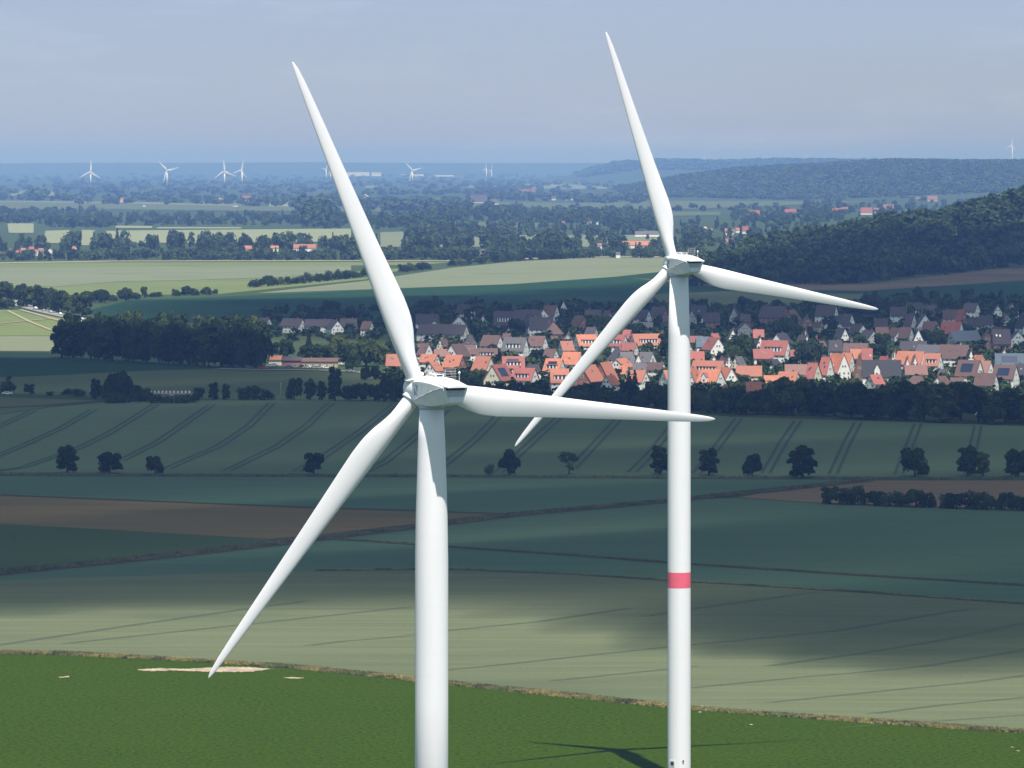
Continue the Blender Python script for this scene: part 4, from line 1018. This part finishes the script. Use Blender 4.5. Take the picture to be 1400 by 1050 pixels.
# ------------------------------------------------------------------ the two big turbines
TILT = R(4)
def blade_mesh(scale=1.0, nsec=30, npt=24):
    S = [1.2, 2.2, 3.5, 5, 6.5, 8.5, 10.5, 13, 16, 20, 25, 30, 35, 40, 44, 47, 48.8, 49.6, 50]
    CH = [2.3, 2.3, 2.32, 2.5, 2.95, 3.65, 3.98, 3.95, 3.65, 3.25, 2.82, 2.42, 2.03, 1.66, 1.34, 1.02, .70, .42, .08]
    TH = [1, 1, .96, .78, .56, .38, .30, .26, .235, .21, .195, .185, .18, .175, .17, .165, .16, .16, .2]
    LE = [-1.15, -1.15, -1.15, -1.16, -1.18, -1.22, -1.22, -1.17, -1.08, -.97, -.85, -.74, -.64, -.54, -.45, -.36, -.26, -.17, -.03]
    TW = [13, 13, 13, 12.5, 12, 10.5, 9, 7.5, 5.8, 4, 2.6, 1.5, .6, 0, -.4, -.6, -.6, -.6, -.6]
    ss = np.concatenate([np.linspace(1.2, 14, 14), np.linspace(16, 46, 12), [47, 48, 48.8, 49.3, 49.7, 50]])
    rings = []
    for r in ss:
        c, t, le, tw = (np.interp(r, S, q) for q in (CH, TH, LE, TW)); tw = -R(tw)
        circ = np.clip(np.interp(r, [3, 9.5], [1, 0]), 0, 1); circ = circ * circ * (3 - 2 * circ)
        ring = []
        for i in range(npt):
            a = 2 * math.pi * i / npt; xa = .5 * (1 - math.cos(a)); sg = 1 if math.sin(a) >= 0 else -1
            yt = 5 * t * (.2969 * math.sqrt(max(xa, 0)) - .126 * xa - .3516 * xa ** 2 + .2843 * xa ** 3 - .1036 * xa ** 4)
            ya = sg * yt - .03 * (1 - (2 * xa - 1) ** 2)
            yc = .5 * math.sin(a) * t
            y = (yc * circ + ya * (1 - circ)) * c; x = le + xa * c
            ct, st = math.cos(tw), math.sin(tw)
            bend = .9 * (r / 50) ** 2 * 0
            ring.append((x * ct - y * st, x * st + y * ct + bend, r))
        rings.append(ring)
    mb = MB(); mb.rings(rings, 0); return mb.mesh('blade', [M['white']])
BLADE = blade_mesh()
def nacelle_parts(root, hubz, over, mark, tilt):
    T = Matrix.Translation((0, 0, hubz)) @ Matrix.Rotation(tilt * .0, 4, 'X')
    sec = [  # y, half width top, z crown, z shoulder, crease half width, crease z, bottom half width, bottom z
        (2.7, 1.45, 1.75, 1.35, 1.75, -1.35, 1.35, -1.85), (1.8, 1.62, 2.0, 1.55, 1.95, -1.50, 1.5, -2.05), (0, 1.7, 2.12, 1.65, 2.05, -1.0, 1.55, -2.1), (-2, 1.7, 2.1, 1.62, 2.05, -.45, 1.5, -2.05),
        (-4.5, 1.66, 1.92, 1.45, 2.02, .20, 1.35, -1.85), (-6.6, 1.62, 1.62, 1.2, 1.98, .62, 1.2, -1.55), (-7.6, 1.6, 1.42, 1.05, 1.95, .72, 1.12, -1.35)]
    rings = []
    for y, wt, zc, zs, wc, zk, wb, zb in sec:
        h = [(0, zc), (wt * .6, zc - .08), (wt, zs), (wc, zs - .35 if zs - .35 > zk + .05 else zk + .06), (wc, zk), (wb, zb), (wb * .5, zb - .06)]
        ring = [(x, y, z) for x, z in h] + [(0, y, zb - .08)] + [(-x, y, z) for x, z in h[::-1][:-1]]
        rings.append(ring)
    mb = MB(); mb.rings(rings[::-1], 0, smooth=False)
    nac = mb.build('nacelle', M['shell'], root); nac.matrix_local = T
    # overhanging roof lid
    lid = MB(); rs = []
    for y, w, zc, ze in ((-4.6, 1.75, 1.99, 1.30), (-6.6, 1.80, 1.72, 1.02), (-7.9, 1.82, 1.45, .86), (-8.7, 1.66, 1.14, .78)):
        rs.append([(0, y, zc), (w * .6, y, zc - .12), (w, y, ze + .14), (w, y, ze), (0, y, ze + .02 if y < -7.7 else zc - .2), (-w, y, ze), (-w, y, ze + .14), (-w * .6, y, zc - .12)])
    lid.rings(rs[::-1], 0, smooth=False).build('roof_cover', M['white'], nac)
    g = MB(); g.box(-1.45, 1.45, -7.68, -7.62, .42, .76, 1); g.box(-1.25, 1.25, -7.68, -7.62, -.45, .38, 0); g.box(-1.0, 1.0, -7.72, -7.62, -1.25, -.5, 2); g.build('rear_vent', [M['grey'], M['dark'], M['shell']], nac)
    for sx in (-1, 1):                                    # crease trim
        pts_ = [(sx * (s_[4] + .02), s_[0], s_[5]) for s_ in sec[1:]]; t = MB()
        for a, b in zip(pts_, pts_[1:]): t.tube(a, b, .06, .06, 6)
        t.build('seam_trim', M['grey'], nac)
    # roof hatch with handrail
    h = MB(); h.box(-.7, .7, -2.6, -.4, 2.05, 2.38, 0); h.box(-.45, .45, -2.63, -2.58, 2.12, 2.32, 1); h.build('roof_hatch', [M['white'], M['dark']], nac)
    q = MB()
    for sx in (-1, 1):
        q.tube((sx * .8, -.3, 2.0), (sx * .8, -.3, 2.5), .03, .03, 6); q.tube((sx * .8, -2.7, 2.0), (sx * .8, -2.7, 2.5), .03, .03, 6); q.tube((sx * .8, -.3, 2.5), (sx * .8, -2.7, 2.5), .03, .03, 6)
    q.tube((-.8, -.3, 2.5), (.8, -.3, 2.5), .03, .03, 6); q.build('handrail', M['white'], nac)
    # weather mast rack at the rear of the roof
    q = MB()
    for sx in (-.75, .75): q.tube((sx, -6.0, 1.5), (sx, -6.0, 3.3), .028, .028, 6); q.tube((sx, -5.2, 1.6), (sx, -6.0, 3.0), .022, .022, 6)
    for zz in (2.2, 2.6, 2.95, 3.3): q.tube((-.95, -6, zz), (.95, -6, zz), .04, .04, 6)
    q.build('instrument_rack', M['steel'], nac)
    q = MB(); q.lathe([(.02, 1.5), (.05, 1.5), (.05, 2.6), (.16, 2.62), (.18, 2.8), (.06, 2.95), (.01, 2.97)], 10); w = q.build('warning_lamp', M['white'], nac); w.location = (1.3, -6.2, 0)
    # emblem on the side: two slanted strokes and a bar
    def em(sx):
        e = MB(); X = sx * 2.075; y0 = 1.35
        P = lambda pts_, mi: e.add([(X if abs(a) < 9 else X, y0 - a if sx < 0 else y0 - 1.3 + a, b) for a, b in pts_], [tuple(range(len(pts_)))], mi)
        P([(0, .75), (.28, .75), (1.05, -.15), (1.05, .15), (.35, .95)], 0); P([(0, .45), (.26, .2), (.26, -.75), (0, -.75)], 0); P([(.75, .75), (1.05, .95), (1.05, .3), (.75, .55)], 0); P([(.35, -.1), (.95, -.6), (.95, -.75), (.35, -.3)], 0)
        return e.build('emblem', M[mark], nac)
    em(-1); em(1)
    p = MB()
    for sx in (-1, 1):
        X = sx * 2.07
        for ya, yb in ((-1.0, -1.04), (-3.2, -3.24)): p.add([(X, ya, 1.2), (X, yb, 1.2), (X, yb, -.1), (X, ya, -.1)], [(0, 1, 2, 3)])
        p.add([(X, -.2, .95), (X, -2.6, .95), (X, -2.6, .90), (X, -.2, .90)], [(0, 1, 2, 3)])
    p.build('panel_joint', M['grey'], nac)
def turbine(base, psi, az, hubz, over, towerprof, label, band=None, mark='blue_mark', door=False, cone=R(3)):
    root = link('wind_turbine', None, loc=base, rz=psi)
    tag(root, label, 'wind turbine', 'large wind turbines in the foreground')
    yt = hubz - 2.05
    tw = MB(); tw.lathe([(r, h) for r, h in towerprof if h <= yt] + [(towerprof[-1][0], yt)], 64); tow = tw.build('tower', M['tower'], root)
    fl = MB(); r0 = towerprof[-1][0]; fl.lathe([(r0 + .12, yt - .5), (r0 + .14, yt - .5), (r0 + .14, yt + .05), (r0 + .02, yt + .05)], 48); fl.build('yaw_collar', M['grey'], tow)
    if band:
        r_ = float(np.interp(band[0], [h for r, h in towerprof], [r for r, h in towerprof])) + .012
        b = MB(); b.rings([[(r_ * math.cos(i * math.pi / 32), r_ * math.sin(i * math.pi / 32), zz) for i in range(64)] for zz in band], 0, cap=False); b.build('red_band', M['red_band'], tow)
    if door:
        r_ = towerprof[1][0]; d = MB(); a0 = R(door) - psi
        c, s_ = math.cos(a0), math.sin(a0)
        def pt(t, rr, z): return (c * rr - s_ * t, s_ * rr + c * t, z)
        def bx(t0, t1, z0, z1, ra, rb, mi):
            d.add([pt(t, rr, z) for z in (z0, z1) for rr in (ra, rb) for t in (t0, t1)], [(0, 1, 3, 2), (4, 6, 7, 5), (0, 4, 5, 1), (1, 5, 7, 3), (3, 7, 6, 2), (2, 6, 4, 0)], mi)
        bx(-.65, .65, 2.2, 4.5, r_ - .5, r_ + .05, 0); bx(-.52, .52, 2.3, 4.4, r_ - .4, r_ + .07, 1); bx(-.35, .35, 3.5, 4.15, r_, r_ + .09, 2)
        for i in range(5): bx(-.6, .6, 2.0 - i * .42, 2.1 - i * .42, r_ - .1, r_ + .6 + i * .3, 3)
        d.build('door', [M['white'], M['grey'], M['dark'], M['steel']], tow)
        l = MB(); a1 = R(-72) - psi; rr = r_ + .1; l.tube((math.cos(a1) * (r_ - .1), math.sin(a1) * (r_ - .1), 4.4), (math.cos(a1) * (r_ + .25), math.sin(a1) * (r_ + .25), 4.4), .16, .16, 10); l.build('door_lamp', M['dark'], tow)
    nacelle_parts(root, hubz, over, mark, TILT)
    # rotor
    Rm = Matrix.Translation((0, over, hubz)) @ Matrix.Rotation(TILT, 4, 'X')     # local y = rotor axis, pointing away from the nacelle
    hub = MB(); prof = [(.02, -2.6), (1.5, -2.55), (1.72, -2.2), (1.9, -1.2), (2.0, 0), (1.9, 1.0), (1.6, 1.9), (1.05, 2.6), (.45, 2.95), (.02, 3.05)]
    hub.lathe(prof, 40, 0, 'Y'); ho = hub.build('rotor_hub', M['white'], root); ho.matrix_local = Rm
    for k in range(3):
        t = az + k * 2 * math.pi / 3
        Bm = Rm @ Matrix.Rotation(t, 4, 'Y') @ Matrix.Rotation(-cone, 4, 'X')
        b = link('blade', BLADE, root); b.matrix_local = Bm
        c = MB(); c.lathe([(1.1, .3), (1.34, .6), (1.34, 1.75), (1.45, 1.80), (1.45, 2.02), (1.2, 2.05)], 32); co = c.build('root_collar', M['white'], b)
    return root
# right (farther) turbine
turbine(Vector((34.22, 898.83, 0)), .396, -.318, 105.8, 2.5, [(2.36, 0), (2.36, 3), (2.36, 60), (2.34, 84), (2.22, 91), (1.86, 105.8)],
        'farther white wind turbine with a red band round its tower', band=(39.65, 42.85), mark='navy_mark', door=-128)
turbine(Vector((-11.27, 615.12, -9)), .466, -.406, 127 - 32.20 + 9, 4.1, [(2.33, 0), (2.33, 60), (2.33, 80), (2.24, 86), (1.90, 97), (1.64, 105)],
        'nearest white wind turbine with a plain tower and its logo on the nacelle', mark='blue_mark')

# ------------------------------------------------------------------ small distant turbines
def small_proto():
    root = link('wind_turbine', None); MB().lathe([(2.6, 0), (2.2, 40), (1.7, 75)], 16).build('tower', M['tower'], root)
    n = MB(); n.box(-1.7, 1.7, -6, 2.4, 73.6, 77); n.build('nacelle', M['white'], root)
    h = MB(); h.lathe([(.1, -1.5), (2, -1), (2, .6), (.9, 2), (.1, 2.3)], 16, 0, 'Y'); ho = h.build('rotor_hub', M['white'], root); ho.location = (0, 4, 75.3)
    for k in range(3):
        b = link('blade', BLADE, root); b['_k'] = k
    return root
proto = small_proto()
first = True
for x, hy, D, bl, az, psi, lab in (
    (124, 235, 20600, 17, 2, 15, 'distant turbine with one blade straight up, leftmost on the plain'),
    (228.5, 233, 20000, 17, 76, 20, 'distant turbine with two raised blades in a V, second from left'),
    (307, 234, 20600, 17, -6, 10, 'distant turbine with its top blade leaning left, left one of a pair'),
    (331, 233, 20900, 17, 16, 50, 'distant turbine turned edgewise, right one of a pair'),
    (564, 233, 23000, 15, 76, 20, 'distant turbine standing alone right of the near raised blade'),
    (446, 232, 26000, 12, 40, 60, 'very faint distant turbine just left of the near raised blade'),
    (452, 235, 27000, 11, 5, 70, 'very faint distant turbine half behind the near raised blade'),
    (665, 231, 27000, 11, 10, 60, 'very faint distant turbine, left one of a close pair between the rotors'),
    (672, 234, 29000, 10, 30, 60, 'very faint distant turbine, right one of a close pair between the rotors'),
    (1384, 199, 19500, 11, 8, 40, 'hazy turbine rising behind the wooded ridge near the right edge'),
    (963, 216, 38000, 6, 20, 30, 'barely visible turbine on the horizon just right of the far rotor'),
    (1103, 214, 36000, 7, 0, 30, 'barely visible turbine on the horizon left of the wooded hilltop'),
    (1159, 213, 38000, 6, 30, 40, 'barely visible turbine on the horizon closest to the wooded hilltop')):
    r = proto if first else copy_tree(proto); first = False
    s = D / F; hub = H - (hy - HY) * s; X = (x - 700) * s; zb = 0
    if x == 1384: zb = 95
    if D > 30000: zb = 60
    sc = bl * s / 50; r.location = (X, D, zb); r.rotation_euler.z = R(psi); hh = hub - zb
    for c in r.children:
        nm = c.name.split('.')[0]
        if nm == 'tower': c.scale = (sc * 1.35, sc * 1.35, hh / 75.3)
        elif nm == 'nacelle': c.scale = (sc, sc, sc); c.location.z = hh - 75.3 * sc
        elif nm == 'rotor_hub': c.scale = (sc, sc, sc); c.location = (0, 4 * sc, hh)
        else:
            c.matrix_local = Matrix.Translation((0, 4 * sc, hh)) @ Matrix.Rotation(R(az) + c['_k'] * 2 * math.pi / 3, 4, 'Y') @ Matrix.Scale(sc, 4) @ Matrix.Diagonal((1.8, 1.8, 1, 1))
    tag(r, lab, 'wind turbine', 'small wind turbines far away on the plain')
for o in bpy.data.objects:
    if '_k' in o: del o['_k']

# ------------------------------------------------------------------ sun, sky, clouds, haze
SUN = Vector((11.0, -44.6, 105.8)).normalized()
elev = math.asin(SUN.z)
sl = bpy.data.lights.new('sun', 'SUN'); sl.energy = 4.5; sl.angle = R(.53); sl.color = (1, .945, .90)
so = bpy.data.objects.new('sun', sl); COL.objects.link(so); so.location = SUN * 3000
so.rotation_euler = SUN.to_track_quat('Z', 'Y').to_euler()
w = bpy.data.worlds.new('World'); scene.world = w; w.use_nodes = True
nt = w.node_tree; bg = nt.nodes['Background']
sky = N(nt, 'ShaderNodeTexSky'); sky.sky_type = 'NISHITA'; sky.sun_disc = False
sky.sun_elevation = elev; sky.sun_rotation = math.atan2(SUN.x, SUN.y)
sky.altitude = 100; sky.air_density = 1.0; sky.dust_density = .3; sky.ozone_density = 1.0
tc = N(nt, 'ShaderNodeTexCoord'); mp = N(nt, 'ShaderNodeMapping'); mp.inputs['Scale'].default_value = (5, 5, 28); nt.links.new(tc.outputs['Generated'], mp.inputs['Vector'])
sz = N(nt, 'ShaderNodeSeparateXYZ'); nt.links.new(tc.outputs['Generated'], sz.inputs[0]); up = ramp(nt, sz.outputs['Z'], .06, .5)
up2 = ramp(nt, sz.outputs['Z'], .008, .036); tint = mixc(nt, up, mixc(nt, up2, (.36, .425, .715), (.355, .40, .635)), (1.0, 1.05, .66))
cl = ramp(nt, noise(nt, mp.outputs[0], 1.6, 5, .6), .5, .8)
mu = N(nt, 'ShaderNodeMath', operation='MULTIPLY'); mu.inputs[1].default_value = .34; nt.links.new(cl, mu.inputs[0])
col = mixc(nt, mu.outputs[0], mixc(nt, 1.0, sky.outputs[0], tint, 'MULTIPLY'), (4.8, 5.3, 6.0))
nt.links.new(col, bg.inputs['Color']); bg.inputs['Strength'].default_value = .11

def cloud(px, hgt, T, edge, seed, grid=20, density=.016):
    """fair-weather cumulus floating where its shadow falls on the surveyed outline"""
    P = np.array([tuple(G(x, y))[:2] for x, y in px]); off = np.array([SUN.x, SUN.y]) / SUN.z * hgt
    lo = P.min(0) - 250; hi = P.max(0) + 250
    xs = np.arange(lo[0], hi[0], grid); ys = np.arange(lo[1], hi[1], grid); X, Y = np.meshgrid(xs, ys)
    d = np.full(X.shape, 1e9); inside = np.zeros(X.shape, bool)
    for a, b in zip(P, np.roll(P, -1, 0)):
        ab = b - a; t = np.clip(((X - a[0]) * ab[0] + (Y - a[1]) * ab[1]) / (ab @ ab), 0, 1)
        d = np.minimum(d, np.hypot(X - a[0] - t * ab[0], Y - a[1] - t * ab[1]))
        cond = ((a[1] > Y) != (b[1] > Y)) & (X < (b[0] - a[0]) * (Y - a[1]) / (b[1] - a[1] + 1e-9) + a[0]); inside ^= cond
    r = np.random.default_rng(seed); sd = np.where(inside, d, -d); sd0 = sd
    for k in range(7): q = r.uniform(.004, .022, 2) * r.choice([-1, 1], 2); sd = sd + 5 * np.sin(X * q[0] + Y * q[1] + r.uniform(0, 6))
    sd = np.minimum(sd, sd0 + 4)
    for _ in range(3):
        q = np.pad(sd > 0, 1).astype(int); nb = q[:-2, 1:-1] + q[2:, 1:-1] + q[1:-1, :-2] + q[1:-1, 2:]; sd = np.where((sd > 0) & (nb < 3), -1, sd)
    on = sd > 0; start = np.unravel_index(np.argmax(sd), sd.shape); keep = np.zeros(on.shape, bool); stack = [start]; keep[start] = True
    while stack:                                        # one cloud, no stray wisps
        j, i = stack.pop()
        for a, b in ((j + 1, i), (j - 1, i), (j, i + 1), (j, i - 1)):
            if 0 <= a < on.shape[0] and 0 <= b < on.shape[1] and on[a, b] and not keep[a, b]: keep[a, b] = True; stack.append((a, b))
    sd = np.where(keep, sd, -1)
    th = T * np.clip(sd / edge, 0, 1); bump = 0
    for k in range(6): q = r.uniform(.008, .035, 2) * r.choice([-1, 1], 2); bump = bump + np.sin(X * q[0] + Y * q[1] + r.uniform(0, 6))
    top = hgt + 4 + th * (.7 + .07 * bump); bot = hgt - 4 - th * (.3 + .02 * bump)
    ny, nx = X.shape; idx = np.arange(ny * nx).reshape(ny, nx); on = sd > 0
    V = np.concatenate([np.stack([X + off[0], Y + off[1], top], -1).reshape(-1, 3), np.stack([X + off[0], Y + off[1], bot], -1).reshape(-1, 3)])
    bi = idx + ny * nx; f = []
    cell = on[:-1, :-1] | on[1:, :-1] | on[:-1, 1:] | on[1:, 1:]; cp = np.pad(cell, 1)
    for j in range(ny - 1):
        for i in range(nx - 1):
            if cell[j, i]:
                a, b, c, d_ = (j, i), (j, i + 1), (j + 1, i + 1), (j + 1, i)
                for nb, p, q in ((cp[j, i + 1], a, b), (cp[j + 1, i + 2], b, c), (cp[j + 2, i + 1], c, d_), (cp[j + 1, i], d_, a)):
                    if not nb: f.append((bi[p], bi[q], idx[q], idx[p]))
                f.append((idx[j, i], idx[j, i + 1], idx[j + 1, i + 1], idx[j + 1, i])); f.append((bi[j, i], bi[j + 1, i], bi[j + 1, i + 1], bi[j, i + 1]))
    used = np.unique(np.array(f)); mpn = -np.ones(len(V), int); mpn[used] = np.arange(len(used))
    me = bpy.data.meshes.new('cloud'); me.from_pydata(V[used].tolist(), [], [tuple(int(mpn[i]) for i in q) for q in f]); me.update()
    m = bpy.data.materials.new('cloud_vapour'); m.use_nodes = True; n2 = m.node_tree; n2.nodes.remove(n2.nodes['Principled BSDF'])
    pv = N(n2, 'ShaderNodeVolumePrincipled', Density=density); pv.inputs['Color'].default_value = (.97, .97, .98, 1)
    n2.links.new(pv.outputs[0], n2.nodes['Material Output'].inputs['Volume']); me.materials.append(m)
    return tag(link('cloud', me), 'white fair-weather cumulus drifting above the fields', 'cloud', 'fair-weather clouds', 'stuff')
CLOUD_A = [(-500, 850), (60, 846), (200, 838), (420, 832), (560, 832), (660, 842), (740, 866), (860, 892), (960, 914), (1100, 934), (1280, 932), (1420, 925), (1900, 920), (1900, 556), (1300, 545), (1100, 540), (940, 536), (760, 534), (600, 530), (540, 510), (440, 500), (380, 488), (200, 482), (60, 481), (-300, 478), (-500, 500)]
CLOUD_B = [(105, 440), (340, 458), (470, 470), (560, 477), (700, 470), (800, 464), (1000, 470), (1100, 474), (1240, 480), (1330, 486), (1700, 482), (1800, 355), (1400, 357), (1250, 355), (1100, 352), (960, 372), (860, 386), (700, 396), (560, 403), (380, 406), (140, 411)]
cloud(CLOUD_A, 620, 150, 70, 3, density=.0138)
cloud(CLOUD_B, 800, 150, 130, 5, density=.0105)

def haze(density, colr):
    mb = MB(); mb.box(-13000, 13000, -400, 62000, -10.5, 240)
    m = bpy.data.materials.new('haze_air'); m.use_nodes = True; n2 = m.node_tree; n2.nodes.remove(n2.nodes['Principled BSDF'])
    pv = N(n2, 'ShaderNodeVolumePrincipled', Density=density); pv.inputs['Color'].default_value = (*colr, 1); pv.inputs['Absorption Color'].default_value = (.58, .58, .58, 1)
    n2.links.new(pv.outputs[0], n2.nodes['Material Output'].inputs['Volume'])
    o = mb.build('haze', m); return tag(o, 'pale blue summer haze over the whole plain', 'haze', None, 'stuff')
haze(8.6e-5, (.135, .235, .57))

# ------------------------------------------------------------------ camera and render settings
cam = bpy.data.cameras.new('camera'); co = bpy.data.objects.new('camera', cam); COL.objects.link(co); scene.camera = co
co.location = (0, 0, H); co.rotation_euler = (R(90), 0, 0)
cam.sensor_width = 36; cam.lens = F / 1400 * 36; cam.shift_y = -(525 - HY) / 1400
cam.clip_start = 1; cam.clip_end = 150000
vs = scene.view_settings; vs.view_transform = 'Standard'; vs.look = 'None'; vs.exposure = .7; vs.gamma = 1
cy = scene.cycles; cy.max_bounces = 6; cy.diffuse_bounces = 2; cy.glossy_bounces = 2; cy.transmission_bounces = 2; cy.volume_bounces = 1; cy.transparent_max_bounces = 16
cy.use_denoising = True
print('TREES', NTREE[0], 'HOUSES', len(VIL))
